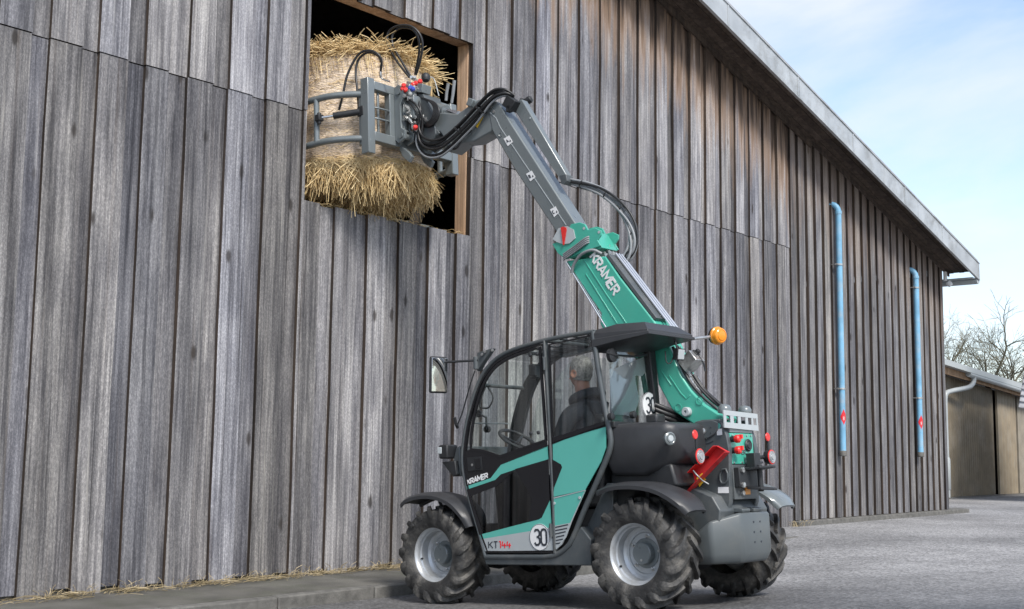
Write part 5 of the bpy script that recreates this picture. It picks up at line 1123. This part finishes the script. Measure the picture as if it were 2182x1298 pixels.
cyl(bm, c - ax_*.03, c - ax_*.35, .025, 12); obj('steering_wheel', bm, 'tank', dash, smooth=50)
bm = bm_new(); q = [(-0.25,1.228,1.813)][0]; cbox(bm, q, (.10, .06, .10)); cbox(bm, [(-0.25,1.221,1.759)][0], (.06, .07, .03)); obj('display', bm, 'black', dash, bevel=.01)
bm = bm_new(); box(bm, (-.66, .50, .80), (-.60, .95, .86)); obj('armrest', bm, 'black', seat, bevel=.01)
bm = bm_new(); box(bm, (-.21, .45, .90), (-.15, 1.0, .98)); obj('side_console', bm, 'black', seat, bevel=.01)
bm = bm_new(); cyl(bm, (-.18, .92, .975), (-.18, .95, 1.12), .018, 10); obj('joystick', bm, 'black', seat, smooth=40)

# ================================================================ BALE CLAMP on the boom head
C = thing('bale_clamp', 'grey bale clamp with curved tube arms hooked on the boom head', 'bale clamp', (0, 2.8, 3.93), MW)
YC = 2.78
def ftube(name, lo, hi, parent=C, m='bgrey'):
    bm = bm_new(); box(bm, lo, hi); return obj(name, bm, m, parent, bevel=.007)
cf = ftube('frame_post', (-.585, YC, 3.92), (-.50, YC+.10, 4.63))
ftube('frame_post', (.50, YC, 3.92), (.585, YC+.10, 4.63))
ftube('frame_post', (-.31, YC+.005, 4.07), (-.22, YC+.08, 4.60))
ftube('frame_post', (.22, YC+.005, 4.07), (.31, YC+.08, 4.60))
ftube('frame_beam', (-.502, YC+.003, 4.53), (.502, YC+.09, 4.612))
ftube('frame_beam', (-.502, YC+.003, 4.045), (.502, YC+.09, 4.135))
ftube('frame_rod', (-.43, YC+.04, 4.13), (-.405, YC+.06, 4.54))
for z in (4.37, 4.27):
    bm = bm_new(); tube(bm, catmull([(-.505, YC+.04, z), (-.45, YC+.0, z-.012), (-.36, YC-.005, z-.012), (-.30, YC+.03, z)], 4), .009, 8); obj('frame_hose', bm, 'bgrey', C, smooth=60)
# coupling plates between boom and frame
for x in (-.24, -.13, .12, .23):
    bm = bm_new(); prismx(bm, [(YC+.004, 4.10), (YC+.004, 4.60), (YC-.05, 4.62), (YC-.11, 4.58), (YC-.12, 4.50), (YC-.07, 4.42), (YC-.08, 4.2), (YC-.13, 4.16), (YC-.12, 4.09), (YC-.04, 4.06)], x-.014, x+.014); obj('coupler_plate', bm, 'bgrey', C, bevel=.004)
bm = bm_new(); cyl(bm, (-.27, YC-.06, 4.545), (.27, YC-.06, 4.545), .028, 16); cyl(bm, (-.27, YC-.08, 4.125), (.27, YC-.08, 4.125), .026, 16); obj('coupler_bar', bm, 'bgrey', C, smooth=40)
bm = bm_new(); prismx(bm, [(YC-.08, 4.48), (YC-.055, 4.48), (YC-.045, 4.2), (YC-.03, 4.17), (YC-.10, 4.17), (YC-.075, 4.2)], -.215, -.17); obj('locking_lever', bm, 'bgrey', C, bevel=.004)
bm = bm_new(); prismx(bm, [(2.40, 4.10), (2.42, 4.28), (2.55, 4.52), (2.66, 4.56), (2.70, 4.50), (2.70, 4.12), (2.6, 4.04), (2.46, 4.03)], -.11, .11); obj('coupler_body', bm, 'grey', C, bevel=.01)
for x in (-.17, .10): 
    bm = bm_new(); prismx(bm, [(YC, 4.06), (YC-.10, 3.98), (YC-.14, 3.93), (YC-.10, 3.88), (YC-.02, 3.95), (YC+.02, 4.03)], x-.02, x+.02); obj('lower_lug', bm, 'bgrey', C, bevel=.006)
# arms: bent tubes around the bale
BCX, BCY = .03, 3.66
ARM = [(.54, 2.87), (.645, 2.98), (.73, 3.12), (.772, 3.3), (.785, 3.5), (.78, 3.72), (.74, 3.95), (.66, 4.12)]
def armpath(s, z): return [(s*x + (0 if s < 0 else .06)*(k > 1), y, z) for k, (x, y) in enumerate(ARM)]
for s in (-1, 1):
    for z in (4.495, 4.075):
        bm = bm_new(); tube(bm, catmull(armpath(s, z), 4), .031, 14); obj('clamp_arm', bm, 'bgrey', C, smooth=50)
    for k in (3, 6):
        bm = bm_new(); x, y = armpath(s, 0)[k][:2]; y -= .03; cyl(bm, (x, y, 4.08), (x, y, 4.49), .027, 14); obj('arm_strut', bm, 'bgrey', C, smooth=50)
    bm = bm_new(); cyl(bm, (s*.54, YC+.125, 4.02), (s*.54, YC+.125, 4.55), .034, 14); obj('arm_hinge', bm, 'bgrey', C, smooth=50)
# clamp cylinder
a = Vector([(-0.79,3.213,4.296)][0]); b = Vector([(-0.56,2.884,4.329)][0])
d_ = (b-a).normalized(); bm = bm_new(); cyl(bm, a+d_*(b-a).length*.33, b-d_*.02, .031, 18); cc = obj('clamp_cylinder', bm, 'black', C, smooth=40)
bm = bm_new(); cyl(bm, a, a+d_*(b-a).length*.35, .013, 12); obj('cylinder_rod', bm, 'chrome', cc, smooth=40)
bm = bm_new(); cbox(bm, a, (.06, .06, .06)); cyl(bm, a-Vector((0, 0, .06)), a+Vector((0, 0, .05)), .02, 10); obj('cylinder_eye', bm, 'black', cc, bevel=.006)
bm = bm_new(); cbox(bm, b, (.06, .08, .09)); obj('cylinder_eye', bm, 'black', cc, bevel=.006)
# hose loops
def chose(P, r_=.0115, m='hose'):
    bm = bm_new(); tube(bm, catmull(P, 6), r_, 9); return obj('clamp_hose', bm, m, C, smooth=60)
chose([(-0.62,3.136,4.391),(-0.62,3.081,4.512),(-0.6,3.034,4.708),(-0.56,2.933,4.88),(-0.52,2.83,4.907),(-0.48,2.749,4.859),(-0.45,2.733,4.799),(-0.42,2.78,4.721),(-0.4,2.803,4.669)])
chose([(-0.55,2.944,4.391),(-0.55,2.959,4.565),(-0.54,2.985,4.755),(-0.52,2.953,4.869),(-0.49,2.857,4.905),(-0.45,2.775,4.856),(-0.42,2.771,4.808)])
chose([(-0.42,2.778,4.783),(-0.42,2.781,4.685),(-0.4,2.785,4.655),(-0.38,2.707,4.612)], .008, 'steel')
chose([(-0.12,2.713,4.719),(-0.14,2.857,4.915),(-0.16,2.952,5.099),(-0.16,2.935,5.221),(-0.14,2.814,5.251),(-0.1,2.698,5.223),(-0.06,2.628,5.14),(-0.03,2.619,5.039),(0,2.685,4.904),(0.02,2.766,4.792)])
chose([(-0.1,2.697,4.706),(-0.12,2.796,4.88),(-0.14,2.897,5.066),(-0.14,2.906,5.185),(-0.12,2.822,5.236),(-0.08,2.712,5.206),(-0.04,2.668,5.12),(0,2.694,4.999),(0.04,2.799,4.806)])
chose([(0.15,2.598,4.571),(0.16,2.663,4.753),(0.1,2.666,4.762),(0.05,2.679,4.73)], .005, 'lgrey')
for P in ([(0.2,2.556,4.526),(0.2,2.541,4.614),(0.2,2.519,4.687)], [(0.24,2.522,4.504),(0.24,2.5,4.59),(0.24,2.477,4.714)]):
    bm = bm_new(); tube(bm, P, .014, 10, r1=.017); obj('hose_coupling', bm, 'ghose', C, smooth=50)
for k in range(5):
    P = [Vector(p) + Vector((.0, .015*k, -.008*k)) for p in [(-0.1,2.537,4.496),(-0.12,2.399,4.424),(-0.13,2.333,4.334),(-0.13,2.366,4.245),(-0.12,2.467,4.218),(-0.1,2.577,4.249)]]
    P = [p + Vector((0, -.03*(k-2), 0)) for p in P]
    chose(P, .011)
chose([(-0.2,2.664,4.482),(-0.2,2.562,4.402),(-0.18,2.518,4.315),(-0.15,2.527,4.226),(-0.14,2.554,4.11)], .011); chose([(-0.2,2.677,4.463),(-0.2,2.593,4.383),(-0.18,2.555,4.302),(-0.15,2.571,4.201)], .010)
chose([(-0.18,2.675,4.377),(-0.18,2.702,4.316),(-0.17,2.677,4.258),(-0.16,2.613,4.276),(-0.16,2.599,4.34),(-0.16,2.646,4.388)], .009)
# fittings: metal clutter with red and blue dust caps
random.seed(33)
spots = [(-0.22,2.677,4.589),(-0.2,2.659,4.608),(-0.18,2.644,4.572),(-0.16,2.627,4.591),(-0.14,2.611,4.564),(-0.12,2.593,4.592),(-0.22,2.653,4.538),(-0.2,2.625,4.517),(-0.16,2.605,4.504),(-0.2,2.651,4.488),(-0.24,2.659,4.498),(-0.18,2.623,4.467),(-0.2,2.644,4.342),(-0.18,2.628,4.316),(-0.16,2.612,4.298),(-0.14,2.595,4.325),(-0.22,2.662,4.288),(-0.2,2.634,4.259),(-0.16,2.602,4.242),(-0.18,2.62,4.206),(-0.16,2.592,4.177),(-0.12,2.58,4.29),(-0.1,2.562,4.309),(-0.1,2.527,4.273),(-0.22,2.646,4.383),(-0.18,2.601,4.39),(-0.14,2.671,4.634),(-0.1,2.636,4.653),(-0.08,2.614,4.634),(-0.08,2.68,4.697),(-0.1,2.696,4.715)]
for i, q in enumerate(spots):
    d2 = Vector((random.uniform(-1, .2), random.uniform(-.9, .3), random.uniform(-.6, .9))).normalized(); v = Vector(q)
    bm = bm_new(); cyl(bm, v - d2*.035, v + d2*.035, random.uniform(.011, .016), 8); cyl(bm, v - d2*.01, v + d2*.014, random.uniform(.017, .022), 6); obj('hose_fitting', bm, 'steel', C, smooth=40)
for q, m_ in zip([(-0.24,2.681,4.567),(-0.24,2.645,4.549),(-0.16,2.626,4.613),(-0.14,2.609,4.627),(-0.1,2.593,4.651),(-0.2,2.623,4.571),(-0.19,2.603,4.559),(-0.2,2.569,4.181),(-0.24,2.668,4.596)], ('redplastic', 'redplastic', 'redplastic', 'redplastic', 'redplastic', 'bluecap', 'bluecap', 'redplastic', 'redplastic')):
    d2 = Vector((random.uniform(-1, 0), random.uniform(-.8, .0), random.uniform(-.2, .6))).normalized()
    bm = bm_new(); lathe(bm, [(0, -.02), (.02, -.018), (.022, .012), (.014, .02), (0, .02)], q, d2, 12); obj('dust_cap', bm, m_, C, smooth=35)
bm = bm_new(); c = Vector([(0,2.617,4.719)][0]); lathe(bm, [(0, -.04), (.03, -.035), (.042, -.01), (.042, .02), (.03, .038), (0, .042)], c, (.2, .2, 1), 20); obj('accumulator', bm, 'black', C, smooth=45)
bm = bm_new(); cbox(bm, [(-0.15,2.644,4.389)][0], (.10, .12, .22)); cbox(bm, [(-0.17,2.667,4.558)][0], (.10, .10, .10)); cbox(bm, [(-0.08,2.609,4.587)][0], (.12, .16, .08), (.3, 0, 0)); obj('valve_block', bm, 'bgrey', C, bevel=.006)

# ================================================================ THE BALE
bale_r, bale_h = .75, 1.07
BM = MW @ Matrix.Translation((BCX, BCY, 3.92))
B = thing('round_bale', 'net-wrapped round straw bale standing in the loft hatch', 'bale', (0, 0, 0), BM)
random.seed(17)
from mathutils import noise as mnoise
bm = bm_new(); n = 96; rows = []
for k in range(25):
    t = k/24; z = bale_h*t; e = min(t, 1-t)*bale_h; rr_ = bale_r - .05*max(0, 1 - e/.10)**2
    if abs(z-.33) < .04 or abs(z-.745) < .04: rr_ -= .006
    rows.append([bm.verts.new(((rr_ + .018*mnoise.noise((3*math.cos(a), 3*math.sin(a), z*3)) + .008*mnoise.noise((14*math.cos(a), 14*math.sin(a), z*9)))*math.cos(a), (rr_ + .018*mnoise.noise((3*math.cos(a), 3*math.sin(a), z*3)) + .008*mnoise.noise((14*math.cos(a), 14*math.sin(a), z*9)))*math.sin(a), z)) for a in [2*math.pi*i/n for i in range(n)]])
for a, b in zip(rows[:-1], rows[1:]):
    for i in range(n): bm.faces.new((a[i], a[(i+1)%n], b[(i+1)%n], b[i]))
bm.faces.new(rows[0][::-1]); bm.faces.new(rows[-1]); obj('net_wrap', bm, 'netbale', B, smooth=60)
def angs(): return R(random.uniform(-235, 20))
# frayed top edge
bm = bm_new()
def g_top():
    a = angs(); r0 = bale_r - random.uniform(-.01, .16); z0 = bale_h + random.uniform(-.05, .09)*(1 if r0 > bale_r-.05 else .6) + .02; l = random.uniform(.06, .22)
    th = a + random.gauss(1.57, .8)*(1 if random.random() < .5 else -1); o = random.uniform(-.25, .7)
    dx, dy = math.cos(th)*.7 + math.cos(a)*o, math.sin(th)*.7 + math.sin(a)*o; up = random.gauss(.05, .30)
    p = Vector((r0*math.cos(a), r0*math.sin(a), z0)); q = p + Vector((dx, dy, up))*l
    mid = (p+q)/2 + Vector((random.uniform(-.01, .01), random.uniform(-.01, .01), .015))
    return [p, mid, q]
straws(bm, g_top, 5200, .0027)
def g_topdrop():
    a = angs(); p = Vector((bale_r*math.cos(a), bale_r*math.sin(a), bale_h + random.uniform(-.1, .03))); l = random.uniform(.05, .2)
    b_ = a + random.gauss(0, .12); return [p, Vector(((bale_r+.035)*math.cos(b_), (bale_r+.035)*math.sin(b_), p.z + .015 - l*.25)), Vector(((bale_r+.03)*math.cos(b_+.02), (bale_r+.03)*math.sin(b_+.02), p.z - l))]
straws(bm, g_topdrop, 260, .0024)
obj('top_fringe', bm, 'straw', B, kind='stuff')
# loose core hanging below and hanging fringe
bm = bm_new(); rows = []
for k, (rr_, z) in enumerate(((.71, .02), (.69, -.03), (.60, -.08), (.46, -.13), (.28, -.17), (.1, -.19))):
    rows.append([bm.verts.new((rr_*(1+.16*mnoise.noise((2*math.cos(a), 2*math.sin(a), z*4)))*math.cos(a), rr_*(1+.16*mnoise.noise((2*math.cos(a), 2*math.sin(a), z*4)))*math.sin(a), z + .05*mnoise.noise((4*math.cos(a), 4*math.sin(a), k)))) for a in [2*math.pi*i/48 for i in range(48)]])
for a, b in zip(rows[:-1], rows[1:]):
    for i in range(48): bm.faces.new((a[i], a[(i+1)%48], b[(i+1)%48], b[i]))
bm.faces.new(rows[0][::-1]); bm.faces.new(rows[-1]); obj('loose_core', bm, 'netbale', B, smooth=60)
bm = bm_new()
def g_bot():
    a = angs(); r0 = bale_r*random.uniform(.80, 1.0); z0 = random.uniform(-.05, .06); l = random.uniform(.06, .28)*(1 if random.random() < .85 else 1.5)*(.6 + .6*math.exp(-((math.degrees(a)+128)/48)**2))
    b_ = a + random.gauss(0, .16); r1 = r0 + random.uniform(-.05, .14); p = Vector((r0*math.cos(a), r0*math.sin(a), z0)); rm = r0 + random.uniform(.015, .07)
    return [p, Vector((rm*math.cos((a+b_)/2), rm*math.sin((a+b_)/2), z0 - l*.35 + .03)), Vector((r1*math.cos(b_), r1*math.sin(b_), z0 - l))]
straws(bm, g_bot, 3000, .003)
def g_bot2():
    a = angs(); r0 = bale_r*random.uniform(.25, .85); z0 = -.05 - .25*(1-r0/bale_r) + random.uniform(-.05, .05); l = random.uniform(.08, .3); th = random.uniform(0, 6.28); s_ = random.uniform(.2, .8)
    p = Vector((r0*math.cos(a), r0*math.sin(a), z0)); q = p + Vector((math.cos(th)*s_*l, math.sin(th)*s_*l, -l*random.uniform(.2, .8)))
    return [p, (p+q)/2 + Vector((0, 0, .015)), q]
straws(bm, g_bot2, 1500, .0028)
def g_lie():
    a = angs(); r0 = bale_r + .012; z0 = random.uniform(-.04, .07); l = random.uniform(.08, .22); b_ = a + random.choice((-1, 1))*l/bale_r*random.uniform(.4, 1); return [Vector((r0*math.cos(a), r0*math.sin(a), z0)), Vector(((r0+.015)*math.cos((a+b_)/2), (r0+.015)*math.sin((a+b_)/2), z0 - l*.1)), Vector(((r0+.01)*math.cos(b_), (r0+.01)*math.sin(b_), z0 - l*random.uniform(.1, .7)))]
straws(bm, g_lie, 1200, .0026)
obj('hanging_fringe', bm, 'straw', B, kind='stuff')
bm = bm_new()
def g_side():
    a = angs(); r0 = bale_r + .006; z0 = random.uniform(.05, bale_h-.05); l = random.uniform(.04, .14); b_ = a + l/bale_r*random.choice((-1, 1)); dz = random.gauss(0, .3)*l
    return [Vector((r0*math.cos(a), r0*math.sin(a), z0)), Vector(((r0+.008)*math.cos((a+b_)/2), (r0+.008)*math.sin((a+b_)/2), z0+dz/2)), Vector((r0*math.cos(b_), r0*math.sin(b_), z0+dz))]
straws(bm, g_side, 900, .0016)
obj('side_straw', bm, 'straw', B, kind='stuff')
# straw on the hatch sill
bm = bm_new(); random.seed(8)
def g_sill():
    x = random.choice((random.uniform(7.0, 9.1), random.gauss(7.7, .3))); y = random.uniform(8.462, 8.66); z = OPZ0 + .008; a = random.gauss(0, .7); l = random.uniform(.04, .16)
    return [(x, y, z), (x+math.cos(a)*l*.5, y+math.sin(a)*l*.5, z+.012), (x+math.cos(a)*l, y+math.sin(a)*l*.6, z-random.choice((0, 0, .02)))]
straws(bm, g_sill, 260, .0022)
o = obj('straw_litter', bm, 'straw', kind='stuff'); tag(o, 'few loose straws lying on the hatch sill', 'straw')

# ================================================================ DRIVER
M['hoodie'] = mat('dark_hoodie', (.036, .041, .046), .85, var=.2, vscale=20, bump=.25, bscale=35)
M['jeans'] = mat('dark_trousers', (.03, .035, .05), .9, var=.2, vscale=20)
M['skin'] = mat('skin', (.50, .25, .17), .55, var=.08, vscale=20)
M['hair'] = mat('grey_hair', (.30, .285, .26), .7, var=.45, vscale=60, bump=.8, bscale=110)
M['shoe'] = mat('shoe', (.02, .018, .016), .6)
P_ = thing('person', 'driver in a dark hoodie seated in the cab, seen from behind', 'person', (-.40, .55, .86), MW)
def skin_mesh(name, verts, edges, radii, m, parent, sub=2):
    me = bpy.data.meshes.new(name); me.from_pydata(verts, edges, []); o = bpy.data.objects.new(name, me); col.objects.link(o); o.parent = parent; o.location = -OFF[parent]
    o.modifiers.new('skin', 'SKIN'); sl = me.skin_vertices[0].data
    for i, r_ in enumerate(radii): sl[i].radius = r_ if isinstance(r_, tuple) else (r_, r_)
    sl[0].use_root = True
    s = o.modifiers.new('sub', 'SUBSURF'); s.levels = sub; s.render_levels = sub; o.modifiers['skin'].use_smooth_shade = True
    me.materials.append(M[m]); return o
X = -.40
bv = [(X,.56,.93),(X,.555,1.08),(X,.56,1.24),(X,.585,1.40),(X,.61,1.50),(X,.635,1.575),     # 0-5 pelvis..neck
      (X-.115,.60,1.445),(X-.195,.62,1.40),(X-.225,.70,1.24),(X-.215,.80,1.12),(X-.14,.95,1.14),(X-.10,1.03,1.165),  # 6-11 left arm
      (X+.115,.60,1.445),(X+.19,.62,1.40),(X+.215,.69,1.24),(X+.20,.78,1.12),(X+.10,.93,1.14),(X+.07,1.00,1.165),   # 12-17 right arm
      ]
be = [(0,1),(1,2),(2,3),(3,4),(4,5),(3,6),(6,7),(7,8),(8,9),(9,10),(10,11),(3,12),(12,13),(13,14),(14,15),(15,16),(16,17)]
brd = [(.17,.13),(.165,.12),(.165,.118),(.165,.115),(.085,.08),(.062,.062),(.09,.085),(.078,.078),(.062,.062),(.055,.055),(.045,.045),(.036,.036),(.09,.085),(.078,.078),(.062,.062),(.055,.055),(.045,.045),(.036,.036)]
body = skin_mesh('body', bv, be, brd, 'hoodie', P_)
lv = [(X,.56,.92),(X-.10,.60,.90),(X-.12,.98,.90),(X-.12,1.08,.50),(X+.10,.60,.90),(X+.11,.98,.90),(X+.11,1.08,.50)]
skin_mesh('trousers', lv, [(0,1),(1,2),(2,3),(0,4),(4,5),(5,6)], [.12,.10,.075,.05,.10,.075,.05], 'jeans', P_)
for s in (-.12, .11):
    bm = bm_new(); cbox(bm, (X+s, 1.15, .455), (.09, .25, .075)); obj('shoe', bm, 'shoe', P_, bevel=.03)
# hands on the wheel
for s, w in ((-1, (X-.10, 1.03, 1.165)), (1, (X+.07, 1.00, 1.165))):
    hv_ = [w, (w[0], w[1]+.035, w[2]+.004), (w[0], w[1]+.075, w[2]+.0)]; he = [(0,1),(1,2)]; hr = [(.028,.022),(.034,.018),(.038,.015)]
    for k in range(4):
        fx_ = w[0] + (k-1.5)*.018; L_ = (.058, .068, .064, .05)[k]; b0_ = len(hv_)
        hv_ += [(fx_, w[1]+.085, w[2]+.004), (fx_, w[1]+.085+L_*.5, w[2]-.008), (fx_, w[1]+.085+L_*.55, w[2]-.035)]; he += [(2, b0_), (b0_, b0_+1), (b0_+1, b0_+2)]; hr += [.0095, .0088, .008]
    b0_ = len(hv_); hv_ += [(w[0]-s*.035, w[1]+.045, w[2]-.004), (w[0]-s*.048, w[1]+.075, w[2]-.02)]; he += [(1, b0_), (b0_, b0_+1)]; hr += [.011, .009]
    skin_mesh('hand', hv_, he, hr, 'skin', P_, 1)
# head: profile rings, tilted up, looking forward to the boom
HC = Vector((X, .652, 1.735)); HR = Euler((R(12), 0, R(-8))).to_matrix()
def head_surface(scale, zmin=-1, back=None):
    bm = bm_new(); nz, na = 22, 28; rows = []
    for i in range(nz+1):
        v = -1 + 2*i/nz; ring = []
        z = .125*v; base = math.sqrt(max(0, 1-abs(v)**2.4))
        for k in range(na):
            a = 2*math.pi*k/na; c_, s_ = math.cos(a), math.sin(a)
            wx = .076*base*(1 - .16*max(0, -v)); wy = .096*base*(1 - .06*max(0, -v))
            x = wx*c_; y = wy*s_
            if s_ > 0:                                   # face side
                f = s_**3*math.exp(-(c_/.35)**2)
                y += f*(.024*math.exp(-((v+.12)/.13)**2) + .010*math.exp(-((v+.45)/.08)**2) + .010*math.exp(-((v+.62)/.07)**2) + .012*math.exp(-((v+.88)/.12)**2) - .006*math.exp(-((v-.08)/.05)**2))
                y -= .010*math.exp(-((abs(c_)-.42)/.13)**2)*math.exp(-((v-.06)/.09)**2)
                y -= .010*max(0, -v-.4)
            else: y *= 1.0 + .06*max(0, v) - .15*max(0, -v-.2)
            ring.append(bm.verts.new(HC + HR @ (Vector((x, y, z))*scale)))
        rows.append(ring)
    for a, b in zip(rows[:-1], rows[1:]):
        for k in range(na): bm.faces.new((a[k], a[(k+1)%na], b[(k+1)%na], b[k]))
    bmesh.ops.remove_doubles(bm, verts=bm.verts, dist=.0004); return bm
bm = head_surface(1.0)
tube(bm, [HC + HR @ Vector((0, -.015, -.06)), Vector((X, .635, 1.56))], .058, 18)
obj('head', bm, 'skin', P_, smooth=70)
for s in (-1, 1):
    bm = bm_new(); lathe(bm, [(.0, .0), (.014, .0), (.024, .006), (.026, .012), (.018, .013), (.010, .006), (0, .004)], HC + HR @ Vector((s*.074, -.008, -.012)), HR @ Vector((s, -.35, 0)), 16)
    for v in bm.verts: v.co.z = (v.co.z - HC.z)*1.25 + HC.z
    obj('ear', bm, 'skin', P_, smooth=60)
    bm = bm_new(); lathe(bm, [(0, 0), (.010, .0), (.0115, .004), (.008, .008), (0, .0095)], HC + HR @ Vector((s*.031, .078, .010)), HR @ Vector((s*.2, 1, 0)), 14); obj('eye', bm, 'white', P_, smooth=60)
bm = bm_new(); cbox(bm, HC + HR @ Vector((0, .098, -.062)), (.045, .006, .008)); obj('mouth', bm, 'redprint', P_, bevel=.003)
bm = head_surface(1.055)
inv = HR.inverted()
rm = []
for f in bm.faces:
    p = inv @ (f.calc_center_median() - HC)
    if p.y > .045 + .6*max(0, p.z-.03) and p.z < .085: rm.append(f)
    elif p.z < -.062 + max(0, p.y)*1.1: rm.append(f)
bmesh.ops.delete(bm, geom=rm, context='FACES')
for v in bm.verts:
    p = v.co; v.co = p + (p-HC).normalized()*.007*mnoise.noise(p*38)
obj('hair', bm, 'hair', P_, smooth=70)
# hood lying on the shoulders and small print on the shoulder
bm = bm_new(); P = [Vector((X+.125*math.cos(a), .60+.10*math.sin(a), 1.535 - .035*math.sin(a))) for a in [2*math.pi*k/20 for k in range(20)]]
tube(bm, P, .036, 10, closed=True); 
obj('hood', bm, 'hoodie', P_, smooth=60)
bm = bm_new(); prismy(bm, [(X-.12, 1.50), (X+.12, 1.50), (X+.07, 1.37), (X, 1.33), (X-.07, 1.37)], .47, .52); obj('hood_back', bm, 'hoodie', P_, bevel=.02)
